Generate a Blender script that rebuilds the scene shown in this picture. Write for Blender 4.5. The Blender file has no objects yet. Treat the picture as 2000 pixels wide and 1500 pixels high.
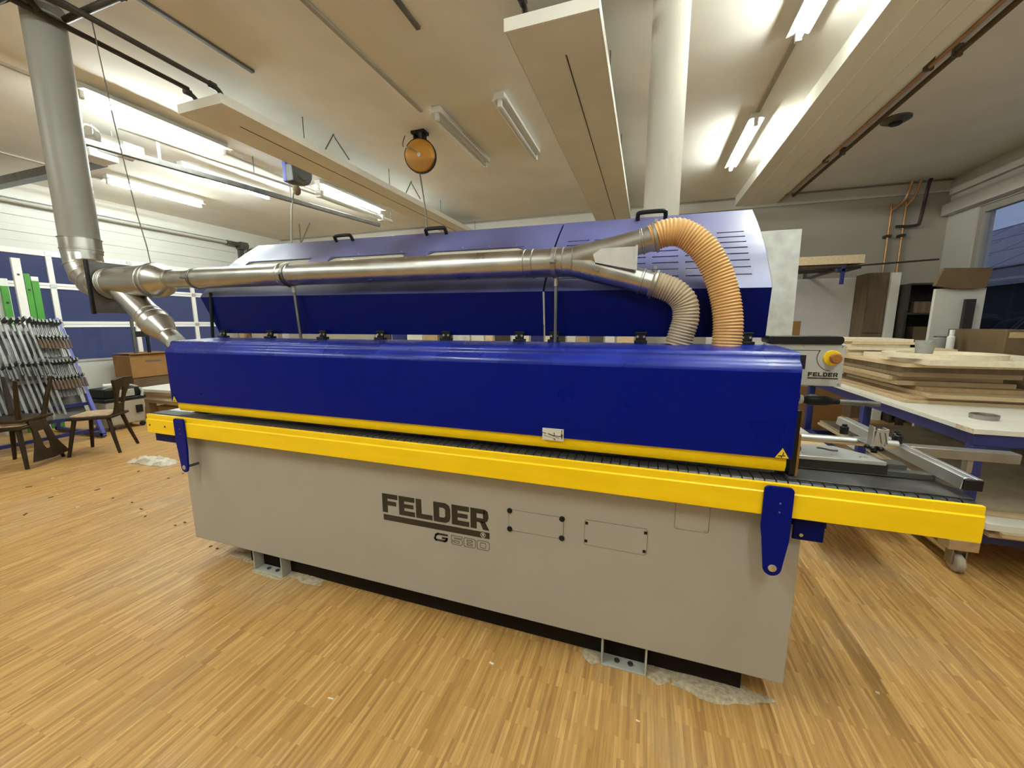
import bpy, bmesh, math, random
from mathutils import Vector, Matrix
random.seed(7)
SC = bpy.context.scene
C = SC.collection
PI = math.pi

# ---------------------------------------------------------------- camera, world, exposure
cam = bpy.data.cameras.new('camera'); camo = bpy.data.objects.new('camera', cam); C.objects.link(camo)
cam.sensor_fit = 'HORIZONTAL'; cam.sensor_width = 36.0; cam.lens = 760.0/2000.0*36.0; cam.clip_start = 0.02; cam.clip_end = 200
fw = Vector((-0.31895703, 0.93535113, -0.15292047)).normalized()
rg = fw.cross(Vector((0, 0, 1))).normalized(); up = rg.cross(fw)
roll = math.radians(-0.115)
rg2 = rg*math.cos(roll) + up*math.sin(roll); up2 = up*math.cos(roll) - rg*math.sin(roll)
M = Matrix((rg2, up2, -fw)).transposed().to_4x4(); M.translation = (0, 0, 1.5)
camo.matrix_world = M
SC.camera = camo
w = bpy.data.worlds.new('dusk'); SC.world = w; w.use_nodes = True
bg = w.node_tree.nodes['Background']; bg.inputs[0].default_value = (0.205, 0.255, 0.41, 1); bg.inputs[1].default_value = 1.12
SC.view_settings.view_transform = 'Standard'; SC.view_settings.look = 'None'
SC.view_settings.exposure = 0.0; SC.view_settings.gamma = 1.0
SC.view_settings.use_curve_mapping = False
SC.cycles.max_bounces = 6
SC.cycles.adaptive_threshold = 0.05
TUBE_LIGHT = 250.0           # radiance of the lit fluorescent tubes

# ---------------------------------------------------------------- materials
def s2l(c):
    return tuple(((x/255.0)/12.92 if x <= 10 else (((x/255.0)+0.055)/1.055)**2.4) for x in c)
MATS = {}
def mat(name, rgb, rough=0.5, metal=0.0, var=0.0, vscale=6.0, bump=0.0, bscale=80.0, spec=0.5, coat=0.0, stretch=(1, 1, 1), detail=4, rvar=0.0):
    m = bpy.data.materials.new(name); m.use_nodes = True
    nt = m.node_tree; b = nt.nodes['Principled BSDF']
    col = (*rgb, 1)
    b.inputs['Base Color'].default_value = col; b.inputs['Roughness'].default_value = rough
    b.inputs['Metallic'].default_value = metal; b.inputs['Specular IOR Level'].default_value = spec
    if coat: b.inputs['Coat Weight'].default_value = coat; b.inputs['Coat Roughness'].default_value = 0.12
    if var or bump or rvar:
        tc = nt.nodes.new('ShaderNodeTexCoord'); mp = nt.nodes.new('ShaderNodeMapping'); mp.inputs['Scale'].default_value = stretch
        nt.links.new(tc.outputs['Object'], mp.inputs[0])
    if var or rvar:
        n = nt.nodes.new('ShaderNodeTexNoise'); n.inputs['Scale'].default_value = vscale; n.inputs['Detail'].default_value = detail
        nt.links.new(mp.outputs[0], n.inputs['Vector'])
    if var:
        r = nt.nodes.new('ShaderNodeValToRGB')
        r.color_ramp.elements[0].position = 0.3; r.color_ramp.elements[1].position = 0.72
        r.color_ramp.elements[0].color = (*[max(0, c*(1-var)) for c in rgb], 1); r.color_ramp.elements[1].color = (*[min(1, c*(1+var)) for c in rgb], 1)
        nt.links.new(n.outputs['Fac'], r.inputs[0]); nt.links.new(r.outputs[0], b.inputs['Base Color'])
    if rvar:
        mr = nt.nodes.new('ShaderNodeMapRange'); mr.inputs['From Min'].default_value = 0.3; mr.inputs['From Max'].default_value = 0.7
        mr.inputs['To Min'].default_value = max(0.02, rough-rvar); mr.inputs['To Max'].default_value = min(1, rough+rvar)
        nt.links.new(n.outputs['Fac'], mr.inputs[0]); nt.links.new(mr.outputs[0], b.inputs['Roughness'])
    if bump:
        n2 = nt.nodes.new('ShaderNodeTexNoise'); n2.inputs['Scale'].default_value = bscale; n2.inputs['Detail'].default_value = 3
        nt.links.new(mp.outputs[0], n2.inputs['Vector'])
        bu = nt.nodes.new('ShaderNodeBump'); bu.inputs['Strength'].default_value = bump; bu.inputs['Distance'].default_value = 0.002
        nt.links.new(n2.outputs['Fac'], bu.inputs['Height']); nt.links.new(bu.outputs[0], b.inputs['Normal'])
    MATS[name] = m
    return m
def emis(name, rgb, strength):
    m = bpy.data.materials.new(name); m.use_nodes = True; nt = m.node_tree
    nt.nodes.remove(nt.nodes['Principled BSDF']); e = nt.nodes.new('ShaderNodeEmission')
    e.inputs[0].default_value = (*rgb, 1); e.inputs[1].default_value = strength
    nt.links.new(e.outputs[0], nt.nodes['Material Output'].inputs[0]); MATS[name] = m; return m
def glass(name, tint, gloss=0.12, rough=0.05, haze=0.0, hazecol=(0.5, 0.5, 0.5)):
    m = bpy.data.materials.new(name); m.use_nodes = True; nt = m.node_tree
    nt.nodes.remove(nt.nodes['Principled BSDF']); out = nt.nodes['Material Output']
    t = nt.nodes.new('ShaderNodeBsdfTransparent'); t.inputs[0].default_value = (*tint, 1)
    g = nt.nodes.new('ShaderNodeBsdfGlossy'); g.inputs['Roughness'].default_value = rough
    lw = nt.nodes.new('ShaderNodeLayerWeight'); pw = nt.nodes.new('ShaderNodeMath'); pw.operation = 'POWER'; pw.inputs[1].default_value = 4.0; nt.links.new(lw.outputs['Facing'], pw.inputs[0])
    fr = nt.nodes.new('ShaderNodeMath'); fr.operation = 'MULTIPLY_ADD'; fr.inputs[1].default_value = 0.8; fr.inputs[2].default_value = 0.04; nt.links.new(pw.outputs[0], fr.inputs[0])
    mx = nt.nodes.new('ShaderNodeMixShader'); nt.links.new(fr.outputs[0], mx.inputs[0])
    src = t
    if haze:
        d = nt.nodes.new('ShaderNodeBsdfDiffuse'); d.inputs[0].default_value = (*hazecol, 1)
        m2 = nt.nodes.new('ShaderNodeMixShader'); m2.inputs[0].default_value = haze
        nt.links.new(t.outputs[0], m2.inputs[1]); nt.links.new(d.outputs[0], m2.inputs[2]); src = m2
    nt.links.new(src.outputs[0], mx.inputs[1]); nt.links.new(g.outputs[0], mx.inputs[2]); nt.links.new(mx.outputs[0], out.inputs[0])
    MATS[name] = m; return m

def floor_material():
    m = bpy.data.materials.new('oak_lamella_parquet'); m.use_nodes = True; nt = m.node_tree; b = nt.nodes['Principled BSDF']
    N = nt.nodes.new; L = nt.links.new
    tc = N('ShaderNodeTexCoord'); mp = N('ShaderNodeMapping'); mp.inputs['Rotation'].default_value = (0, 0, PI/2)
    L(tc.outputs['Object'], mp.inputs[0])
    br = N('ShaderNodeTexBrick'); br.offset = 0.37; br.offset_frequency = 3; br.squash = 1.0
    br.inputs['Scale'].default_value = 1.0; br.inputs['Brick Width'].default_value = 0.20; br.inputs['Row Height'].default_value = 0.0125
    br.inputs['Mortar Size'].default_value = 0.0006; br.inputs['Mortar Smooth'].default_value = 0.3; br.inputs['Bias'].default_value = 0.0
    br.inputs['Color1'].default_value = (0, 0, 0, 1); br.inputs['Color2'].default_value = (1, 1, 1, 1); br.inputs['Mortar'].default_value = (0.12, 0.12, 0.12, 1)
    L(mp.outputs[0], br.inputs['Vector'])
    ramp = N('ShaderNodeValToRGB'); e = ramp.color_ramp.elements
    e[0].position = 0.0; e[0].color = (0.36, 0.188, 0.056, 1); e[1].position = 1.0; e[1].color = (0.62, 0.375, 0.136, 1)
    k = e.new(0.22); k.color = (0.45, 0.25, 0.076, 1); k = e.new(0.7); k.color = (0.53, 0.307, 0.100, 1)
    L(br.outputs['Color'], ramp.inputs[0])
    # grain along the strips
    mp2 = N('ShaderNodeMapping'); mp2.inputs['Scale'].default_value = (90, 5, 1); L(tc.outputs['Object'], mp2.inputs[0])
    gr = N('ShaderNodeTexNoise'); gr.inputs['Scale'].default_value = 1.6; gr.inputs['Detail'].default_value = 5; L(mp2.outputs[0], gr.inputs['Vector'])
    gm = N('ShaderNodeMapRange'); gm.inputs['From Min'].default_value = 0.28; gm.inputs['From Max'].default_value = 0.72; gm.inputs['To Min'].default_value = 0.80; gm.inputs['To Max'].default_value = 1.16
    L(gr.outputs['Fac'], gm.inputs[0])
    mul = N('ShaderNodeMixRGB'); mul.blend_type = 'MULTIPLY'; mul.inputs[0].default_value = 1.0
    L(ramp.outputs[0], mul.inputs[1]); L(gm.outputs[0], mul.inputs[2])
    # worn, dusty and dirty patches
    dn = N('ShaderNodeTexNoise'); dn.inputs['Scale'].default_value = 1.1; dn.inputs['Detail'].default_value = 6; dn.inputs['Roughness'].default_value = 0.6
    L(tc.outputs['Object'], dn.inputs['Vector'])
    dr = N('ShaderNodeMapRange'); dr.inputs['From Min'].default_value = 0.52; dr.inputs['From Max'].default_value = 0.75; dr.inputs['To Max'].default_value = 0.45
    L(dn.outputs['Fac'], dr.inputs[0])
    dm = N('ShaderNodeMixRGB'); dm.inputs[2].default_value = (0.40, 0.33, 0.235, 1); L(dr.outputs[0], dm.inputs[0]); L(mul.outputs[0], dm.inputs[1])
    mp3 = N('ShaderNodeMapping'); mp3.inputs['Scale'].default_value = (2.6, 0.5, 1); L(tc.outputs['Object'], mp3.inputs[0])
    sn = N('ShaderNodeTexNoise'); sn.inputs['Scale'].default_value = 1.3; sn.inputs['Detail'].default_value = 5; L(mp3.outputs[0], sn.inputs['Vector'])
    sr = N('ShaderNodeMapRange'); sr.inputs['From Min'].default_value = 0.58; sr.inputs['From Max'].default_value = 0.72; sr.inputs['To Max'].default_value = 0.35
    L(sn.outputs['Fac'], sr.inputs[0])
    sm = N('ShaderNodeMixRGB'); sm.inputs[2].default_value = (0.20, 0.125, 0.06, 1); L(sr.outputs[0], sm.inputs[0]); L(dm.outputs[0], sm.inputs[1])
    L(sm.outputs[0], b.inputs['Base Color'])
    rr = N('ShaderNodeMapRange'); rr.inputs['To Min'].default_value = 0.36; rr.inputs['To Max'].default_value = 0.6; L(dn.outputs['Fac'], rr.inputs[0]); L(rr.outputs[0], b.inputs['Roughness'])
    bu = N('ShaderNodeBump'); bu.inputs['Strength'].default_value = 0.25; bu.inputs['Distance'].default_value = 0.0015
    L(br.outputs['Fac'], bu.inputs['Height']); bu.invert = True; L(bu.outputs[0], b.inputs['Normal'])
    b.inputs['Specular IOR Level'].default_value = 0.45
    MATS['floor'] = m; return m

floor_material()
mat('plaster', (0.83, 0.81, 0.74), 0.85, var=0.05, vscale=2.0, bump=0.15, bscale=60, spec=0.2)
mat('wall_paint', (0.60, 0.585, 0.53), 0.85, var=0.06, vscale=1.5, bump=0.1, bscale=90, spec=0.2)
mat('panel_paint', (0.80, 0.775, 0.69), 0.6, var=0.04, vscale=3.0, spec=0.3)
mat('beam_paint', (0.82, 0.80, 0.71), 0.8, var=0.07, vscale=3.0, bump=0.2, bscale=30, stretch=(1, 0.15, 1), spec=0.2)
mat('pvc', (0.25, 0.245, 0.215), 0.45, var=0.06, vscale=3.0)
mat('column_paint', (0.48, 0.45, 0.375), 0.7, var=0.12, vscale=4.0, stretch=(1, 1, 0.3))
mat('white_lacquer', (0.78, 0.78, 0.74), 0.45, var=0.04, vscale=4)
mat('door_white', (0.56, 0.57, 0.535), 0.5, var=0.04, vscale=2)
mat('blue_paint', (0.0006, 0.005, 0.15), 0.34, spec=0.10, rvar=0.08, vscale=5, bump=0.04, bscale=240)
mat('blue_dusty', (0.080, 0.086, 0.225), 0.40, spec=0.7, var=0.45, vscale=2.2, rvar=0.14, bump=0.04, bscale=240)
mat('shade_black', (0.012, 0.009, 0.006), 0.8, spec=0.1)
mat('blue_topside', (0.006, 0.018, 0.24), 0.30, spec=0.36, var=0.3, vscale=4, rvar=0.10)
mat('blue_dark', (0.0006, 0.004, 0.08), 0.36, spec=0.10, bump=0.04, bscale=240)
mat('yellow_paint', (0.98, 0.63, 0.0), 0.42, var=0.06, vscale=9, stretch=(0.4, 1, 3), rvar=0.08)
mat('grey_paint', (0.37, 0.35, 0.30), 0.5, var=0.04, vscale=3, bump=0.08, bscale=350, rvar=0.06)
mat('grey_light', (0.42, 0.42, 0.38), 0.45)
mat('ink', (0.018, 0.014, 0.011), 0.5)
mat('ink_soft', (0.10, 0.09, 0.075), 0.5)
mat('black_plastic', (0.008, 0.008, 0.008), 0.42, spec=0.25)
mat('rubber', (0.018, 0.018, 0.019), 0.45, bump=0.1, bscale=200)
mat('pad_dust', (0.085, 0.083, 0.078), 0.5, var=0.35, vscale=14)
mat('galv', (0.45, 0.445, 0.415), 0.33, metal=1.0, var=0.10, vscale=9, rvar=0.07)
mat('galv_dull', (0.36, 0.355, 0.33), 0.42, metal=0.9, var=0.15, vscale=8)
mat('steel', (0.60, 0.60, 0.58), 0.28, metal=1.0)
mat('steel_dark', (0.16, 0.16, 0.15), 0.4, metal=0.8, var=0.2, vscale=10)
mat('alu', (0.66, 0.67, 0.66), 0.34, metal=0.9, rvar=0.08, vscale=10)
mat('alu_plate', (0.50, 0.51, 0.50), 0.42, metal=0.6, var=0.06)
mat('iron_table', (0.075, 0.073, 0.068), 0.42, metal=0.3, var=0.5, vscale=9, rvar=0.12)
mat('hose_tan', (0.62, 0.36, 0.13), 0.5, var=0.10, vscale=12)
mat('hose_grey', (0.40, 0.315, 0.205), 0.55, var=0.12, vscale=12)
mat('sheet_bright', (0.74, 0.75, 0.75), 0.3, metal=0.55, var=0.08, vscale=18)
mat('window_film', (0.50, 0.47, 0.38), 0.35, var=0.05)
mat('amber', (0.28, 0.13, 0.02), 0.35)
mat('estop_yellow', (0.85, 0.55, 0.01), 0.4)
mat('estop_red', (0.30, 0.12, 0.025), 0.4)
mat('screen', (0.012, 0.010, 0.03), 0.2)
mat('sticker_white', (0.62, 0.61, 0.53), 0.5)
mat('warning_yellow', (0.80, 0.56, 0.03), 0.45)
mat('dark_wood', (0.028, 0.016, 0.007), 0.55, spec=0.25, var=0.35, vscale=7, stretch=(1, 1, 0.25))
mat('seat_fabric', (0.42, 0.30, 0.18), 0.85, var=0.25, vscale=16)
mat('pine', (0.72, 0.56, 0.34), 0.6, var=0.10, vscale=5, stretch=(6, 0.6, 6))
mat('pine_pale', (0.80, 0.71, 0.53), 0.6, var=0.08, vscale=5, stretch=(6, 0.6, 6))
mat('mdf_brown', (0.46, 0.32, 0.17), 0.65, var=0.12, vscale=5, stretch=(5, 0.6, 6))
mat('plywood', (0.52, 0.39, 0.23), 0.6, var=0.15, vscale=6, stretch=(0.6, 5, 8))
mat('chipboard_white', (0.74, 0.72, 0.64), 0.5, var=0.06, vscale=6)
mat('dusty_board', (0.33, 0.27, 0.19), 0.7, var=0.2, vscale=5)
mat('board_edge', (0.62, 0.53, 0.38), 0.7, var=0.25, vscale=30)
mat('bench_blue', (0.014, 0.022, 0.14), 0.38, var=0.15, vscale=7)
mat('cardboard', (0.27, 0.135, 0.038), 0.8, var=0.10, vscale=6)
mat('cardboard_dark', (0.13, 0.082, 0.036), 0.8, var=0.15, vscale=6)
mat('brown_board', (0.15, 0.10, 0.05), 0.6, var=0.25, vscale=6, stretch=(5, 5, 0.5))
mat('dark_shelf', (0.035, 0.027, 0.02), 0.7, var=0.3, vscale=8)
mat('stone_panel', (0.60, 0.62, 0.60), 0.6, var=0.16, vscale=14, detail=8)
mat('green_paint', (0.055, 0.26, 0.03), 0.45, var=0.12, vscale=6)
mat('clamp_steel', (0.24, 0.24, 0.235), 0.4, metal=0.7, var=0.2, vscale=20)
mat('clamp_wood', (0.085, 0.045, 0.018), 0.5, var=0.2, vscale=15)
mat('reel_orange', (0.52, 0.24, 0.03), 0.4)
mat('reel_grey', (0.085, 0.09, 0.09), 0.5)
mat('reel_blue', (0.10, 0.12, 0.42), 0.4)
mat('iron_pipe', (0.042, 0.033, 0.025), 0.5, var=0.2, vscale=9)
mat('copper', (0.50, 0.27, 0.12), 0.38, metal=0.45, var=0.2, vscale=9)
mat('bin_beige', (0.40, 0.36, 0.29), 0.5, var=0.08)
mat('duct_grey', (0.36, 0.33, 0.26), 0.6)
mat('wire_grey', (0.16, 0.145, 0.115), 0.5)
mat('white_cable', (0.72, 0.70, 0.63), 0.5)
mat('tube_off', (0.50, 0.49, 0.45), 0.25)
mat('paper', (0.66, 0.62, 0.52), 0.8, var=0.15, vscale=30)
mat('sawdust', (0.46, 0.38, 0.26), 0.95, var=0.3, vscale=60, bump=0.6, bscale=90)
mat('chip', (0.78, 0.71, 0.55), 0.8)
mat('chip_dark', (0.12, 0.07, 0.03), 0.8)
mat('roof_tile', (0.075, 0.080, 0.105), 0.6, var=0.25, vscale=5)
mat('solar', (0.028, 0.035, 0.075), 0.25)
mat('solar_frame', (0.30, 0.32, 0.38), 0.4)
mat('grey_plastic', (0.33, 0.33, 0.30), 0.55, var=0.15, vscale=12)
mat('lamp_white', (0.72, 0.71, 0.66), 0.45)
mat('night_hedge', (0.006, 0.006, 0.006), 0.9)
emis('tube_lit_old', (0.95, 1.0, 0.92), TUBE_LIGHT*0.62)
emis('tube_lit', (0.92, 1.0, 0.95), TUBE_LIGHT)
glass('window_glass', (0.96, 0.97, 0.98), rough=0.02)
glass('door_glass', (0.42, 0.44, 0.56), rough=0.12, haze=0.10, hazecol=(0.20, 0.22, 0.28))
glass('clear_plastic', (0.62, 0.60, 0.52), rough=0.10, haze=0.55, hazecol=(0.62, 0.58, 0.47))

# ---------------------------------------------------------------- mesh building
class MB:
    def __init__(s): s.v = []; s.f = []; s.fm = []; s.cm = 0
    def add(s, vs, fs):
        o = len(s.v); s.v += [tuple(x) for x in vs]
        for f in fs: s.f.append(tuple(o+i for i in f)); s.fm.append(s.cm)
        return s
    def mi(s, i): s.cm = i; return s
    def box(s, x0, x1, y0, y1, z0, z1):
        vs = [(x, y, z) for x in (x0, x1) for y in (y0, y1) for z in (z0, z1)]
        return s.add(vs, [(0, 1, 3, 2), (4, 6, 7, 5), (0, 4, 5, 1), (2, 3, 7, 6), (0, 2, 6, 4), (1, 5, 7, 3)])
    def obox(s, c, ax, ay, az, hx, hy, hz):
        c = Vector(c); ax = Vector(ax).normalized()*hx; ay = Vector(ay).normalized()*hy; az = Vector(az).normalized()*hz
        vs = [c+ax*i+ay*j+az*k for i in (-1, 1) for j in (-1, 1) for k in (-1, 1)]
        return s.add(vs, [(0, 1, 3, 2), (4, 6, 7, 5), (0, 4, 5, 1), (2, 3, 7, 6), (0, 2, 6, 4), (1, 5, 7, 3)])
    def beam(s, p0, p1, w, h, upv=(0, 0, 1)):
        p0 = Vector(p0); p1 = Vector(p1); d = p1-p0; u = Vector(upv); sd = d.cross(u)
        if sd.length < 1e-6: sd = d.cross(Vector((1, 0, 0)))
        u = sd.cross(d); return s.obox((p0+p1)/2, d, sd, u, d.length/2, w/2, h/2)
    def prism(s, poly, axis, a0, a1):
        n = len(poly)
        def mk(a, p):
            return {'x': (a, p[0], p[1]), 'y': (p[0], a, p[1]), 'z': (p[0], p[1], a)}[axis]
        vs = [mk(a0, p) for p in poly] + [mk(a1, p) for p in poly]
        fs = [tuple(range(n))[::-1], tuple(range(n, 2*n))] + [(i, (i+1) % n, n+(i+1) % n, n+i) for i in range(n)]
        return s.add(vs, fs)
    def frame(s, d):
        d = Vector(d).normalized(); a = Vector((0, 0, 1)) if abs(d.z) < 0.9 else Vector((1, 0, 0))
        u = d.cross(a).normalized(); return u, d.cross(u).normalized()
    def lathe(s, p, d, prof, n=16, cap0=True, cap1=True):
        p = Vector(p); d = Vector(d).normalized(); u, v = s.frame(d); vs = []; fs = []
        for t, r in prof:
            for i in range(n):
                a = 2*PI*i/n; vs.append(p+d*t+u*(r*math.cos(a))+v*(r*math.sin(a)))
        m = len(prof)
        for j in range(m-1):
            for i in range(n):
                k = (i+1) % n; fs.append((j*n+i, j*n+k, (j+1)*n+k, (j+1)*n+i))
        if cap0: fs.append(tuple(range(n))[::-1])
        if cap1: fs.append(tuple(range((m-1)*n, m*n)))
        return s.add(vs, fs)
    def tube(s, p0, p1, r0, r1=None, n=14, caps=True):
        p0 = Vector(p0); p1 = Vector(p1); L = (p1-p0).length
        return s.lathe(p0, p1-p0, [(0, r0), (L, r0 if r1 is None else r1)], n, caps, caps)
    def sweep(s, pts, r, n=10, caps=True):
        pts = [Vector(p) for p in pts]; m = len(pts); rr = r if isinstance(r, (list, tuple)) else [r]*m
        t = [(pts[min(i+1, m-1)]-pts[max(i-1, 0)]).normalized() for i in range(m)]
        u, v = s.frame(t[0]); vs = []; fs = []
        for i in range(m):
            if i:
                u = (u - t[i]*u.dot(t[i])).normalized(); v = t[i].cross(u)
            for k in range(n):
                a = 2*PI*k/n; vs.append(pts[i]+u*(rr[i]*math.cos(a))+v*(rr[i]*math.sin(a)))
        for j in range(m-1):
            for i in range(n):
                k = (i+1) % n; fs.append((j*n+i, j*n+k, (j+1)*n+k, (j+1)*n+i))
        if caps: fs += [tuple(range(n))[::-1], tuple(range((m-1)*n, m*n))]
        return s.add(vs, fs)
    def ball(s, c, rx, ry=None, rz=None, n=12, m=8):
        ry = ry or rx; rz = rz or rx; c = Vector(c); vs = []; fs = []
        for j in range(1, m):
            th = PI*j/m
            for i in range(n):
                a = 2*PI*i/n; vs.append(c+Vector((rx*math.sin(th)*math.cos(a), ry*math.sin(th)*math.sin(a), rz*math.cos(th))))
        for j in range(m-2):
            for i in range(n):
                k = (i+1) % n; fs.append((j*n+i, j*n+k, (j+1)*n+k, (j+1)*n+i))
        vs += [c+Vector((0, 0, rz)), c-Vector((0, 0, rz))]; t = len(vs)-2
        fs += [(t, (i+1) % n, i) for i in range(n)] + [(t+1, (m-2)*n+i, (m-2)*n+(i+1) % n) for i in range(n)]
        return s.add(vs, fs)
    def build(s, name, material, parent=None, smooth=True, bev=0.0, fix=True):
        me = bpy.data.meshes.new(name); me.from_pydata(s.v, [], s.f); me.update()
        mats = material if isinstance(material, (list, tuple)) else [material]
        for m in mats: me.materials.append(MATS[m])
        if len(mats) > 1:
            for p, k in zip(me.polygons, s.fm): p.material_index = k
        if fix:
            bm = bmesh.new(); bm.from_mesh(me); bmesh.ops.recalc_face_normals(bm, faces=bm.faces); bm.to_mesh(me); bm.free()
        if smooth:
            for p in me.polygons: p.use_smooth = True
            me.set_sharp_from_angle(angle=math.radians(38))
        o = bpy.data.objects.new(name, me); C.objects.link(o)
        if bev:
            b = o.modifiers.new('bevel', 'BEVEL'); b.width = bev; b.segments = 2; b.limit_method = 'ANGLE'; b.angle_limit = math.radians(40)
        if parent is not None:
            o.parent = parent
            if parent.type == 'EMPTY': o.matrix_parent_inverse = Matrix.Translation(-Vector(parent.location))
        return o
def tag(o, label=None, cat=None, group=None, kind=None):
    if label: o['label'] = label
    if cat: o['category'] = cat
    if group: o['group'] = group
    if kind: o['kind'] = kind
    return o
def thing(name, label, cat, loc=(0, 0, 0), group=None):
    o = bpy.data.objects.new(name, None); C.objects.link(o); o.location = loc; o.empty_display_size = 0.1
    return tag(o, label, cat, group)
def struct(o): o['kind'] = 'structure'; return o
def clone(root, parent=None):
    c = root.copy(); C.objects.link(c)
    if parent is not None: c.parent = parent
    for ch in list(root.children): clone(ch, c)
    return c
def dup(root, loc, rot=(0, 0, 0), label=None, group=None):
    c = clone(root); c.location = loc; c.rotation_euler = rot
    if label: c['label'] = label
    if group: c['group'] = group
    return c
def arc(cx, cy, r, a0, a1, n):
    return [(cx+r*math.cos(math.radians(a0+(a1-a0)*i/n)), cy+r*math.sin(math.radians(a0+(a1-a0)*i/n))) for i in range(n+1)]
def spline(pts, per=8):
    P = [Vector(p) for p in pts]; out = []
    for i in range(len(P)-1):
        p0 = P[max(i-1, 0)]; p1 = P[i]; p2 = P[i+1]; p3 = P[min(i+2, len(P)-1)]
        for k in range(per):
            t = k/per; out.append(0.5*((2*p1)+(p2-p0)*t+(2*p0-5*p1+4*p2-p3)*t*t+(3*p1-p0-3*p2+p3)*t**3))
    return out+[P[-1]]

# ---------------------------------------------------------------- the room
XL, XR, YN, YF, ZC = -9.3, 4.38, -5.0, 8.25, 3.7
struct(MB().box(XL-0.2, XR+0.2, YN-0.2, YF+0.2, -0.15, 0).build('floor', 'floor', smooth=False))
struct(MB().box(XL-0.2, XR+0.2, YN-0.2, YF+0.2, ZC, ZC+0.15).build('ceiling', 'plaster', smooth=False))
mat('wall_dirty_shaded', (0.40, 0.37, 0.305), 0.85, var=0.08, vscale=1.2, bump=0.1, bscale=90, spec=0.2)  # dirty white wall, colour darkened further to stand for shade
struct(MB().box(XL-0.2, XR+0.2, YF, YF+0.2, 0, ZC).build('wall_far', 'wall_dirty_shaded', smooth=False))
struct(MB().box(XL-0.2, XR+0.2, YN-0.2, YN, 0, ZC).build('wall_near', 'wall_paint', smooth=False))
# right wall with a window opening
WY0, WY1, WZ0, WZ1 = 2.6, 7.66, 1.05, 3.12
struct(MB().box(XR, XR+0.2, YN, WY0, 0, ZC).box(XR, XR+0.2, WY1, YF, 0, ZC).box(XR, XR+0.2, WY0, WY1, 0, WZ0).box(XR, XR+0.2, WY0, WY1, WZ1, ZC).build('wall_right', 'wall_paint', smooth=False))
# left wall with a sectional door opening
DY0, DY1, DZ1 = -0.6, 7.0, 3.42
struct(MB().box(XL-0.2, XL, YN, DY0, 0, ZC).box(XL-0.2, XL, DY1, YF, 0, ZC).box(XL-0.2, XL, DY0, DY1, DZ1, ZC).build('wall_left', 'wall_paint', smooth=False))
struct(MB().box(XL, XR, YF-0.05, YF, 3.50, 3.66).build('trim_1', 'wall_paint', smooth=False))
struct(MB().box(XR-0.06, XR, YN, YF-0.05, 3.44, 3.62).build('trim_2', 'wall_paint', smooth=False))
struct(MB().box(XR-0.12, XR, WY0-0.1, YF-0.05, 3.14, 3.30).build('trim_3', 'wall_paint', smooth=False))
struct(MB().box(XL, XL+0.04, DY0-0.05, DY1+0.05, 3.42, 3.47).build('trim_4', 'door_white', smooth=False))
# concrete beam on the right
bm_ = MB().box(1.39, 2.03, -3.5, YF-0.05, 3.55, ZC).build('ceiling_beam', 'beam_paint', smooth=False); struct(bm_)
for xs in (1.56, 1.75, 1.90): MB().box(xs-0.004, xs+0.004, -3.4, YF-0.06, 3.546, 3.551).build('formwork_ridge', 'beam_paint', bm_)
struct(MB().tube((0.062, 3.08, 0), (0.062, 3.08, ZC), 0.118, n=32).build('column', 'column_paint'))

# window in the right wall
wr = bpy.data.objects.new('window_1', None); C.objects.link(wr); wr.location = (XR, WY0, WZ0); wr['kind'] = 'structure'
MB().box(XR+0.02, XR+0.10, WY1-0.09, WY1, WZ0, WZ1).box(XR+0.02, XR+0.10, WY0, WY0+0.09, WZ0, WZ1).box(XR+0.022, XR+0.098, WY0+0.091, WY1-0.091, WZ1-0.09, WZ1-0.001).box(XR+0.022, XR+0.098, WY0+0.091, WY1-0.091, WZ0+0.001, WZ0+0.09).box(XR+0.024, XR+0.096, 5.08, 5.18, WZ0+0.091, WZ1-0.091).build('window_frame', 'grey_paint', wr, bev=0.004)
MB().box(XR+0.055, XR+0.061, WY0+0.09, 5.08, WZ0+0.09, WZ1-0.09).build('pane', 'window_glass', wr, smooth=False)
MB().box(XR+0.055, XR+0.061, 5.18, WY1-0.09, WZ0+0.09, WZ1-0.09).build('pane', 'window_glass', wr, smooth=False)
MB().box(XR-0.03, XR+0.15, WY0-0.05, WY1+0.05, WZ0-0.04, WZ0).build('window_sill', 'door_white', wr, bev=0.004)

# sectional garage door
gd = bpy.data.objects.new('door_1', None); C.objects.link(gd); gd.location = (XL, DY0, 0); gd['kind'] = 'structure'
x0 = XL-0.05; x1 = XL-0.01
MB().box(x0, x1, DY0, DY1, 0, 0.86).build('door_panel', 'door_white', gd, bev=0.004)
for k in range(3):
    za = 2.69+k*0.2433; MB().box(x0, x1, DY0, DY1, za+0.002, za+0.2413).box(x1-0.001, x1+0.004, DY0, DY1, za+0.11, za+0.12).build('door_panel', 'door_white', gd, bev=0.003)
rows = [(0.90, 1.455), (1.555, 2.085), (2.175, 2.60)]
bars = [(0.86, 0.90), (1.455, 1.502), (1.508, 1.555), (2.085, 2.127), (2.133, 2.175), (2.60, 2.69)]
for i, (za, zb) in enumerate(bars): MB().box(x0, x1+0.015, DY0, DY1, za, zb).build('rail_profile', 'grey_light' if i == 0 else 'white_lacquer', gd, bev=0.003)
ys = [DY0+0.0]+[0.62+1.062*k for k in range(7)]
ys = [y for y in ys if y < DY1-0.3]+[DY1]
for (za, zb) in rows:
    for j, y in enumerate(ys):
        if j not in (0, len(ys)-1): MB().box(x0, x1+0.012, y-0.035, y+0.035, za, zb).build('mullion', 'white_lacquer', gd, bev=0.003)
    for j in range(len(ys)-1):
        MB().box(x0+0.015, x0+0.022, ys[j]+0.03, ys[j+1]-0.03, za, zb).build('pane', 'door_glass', gd, smooth=False)
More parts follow.
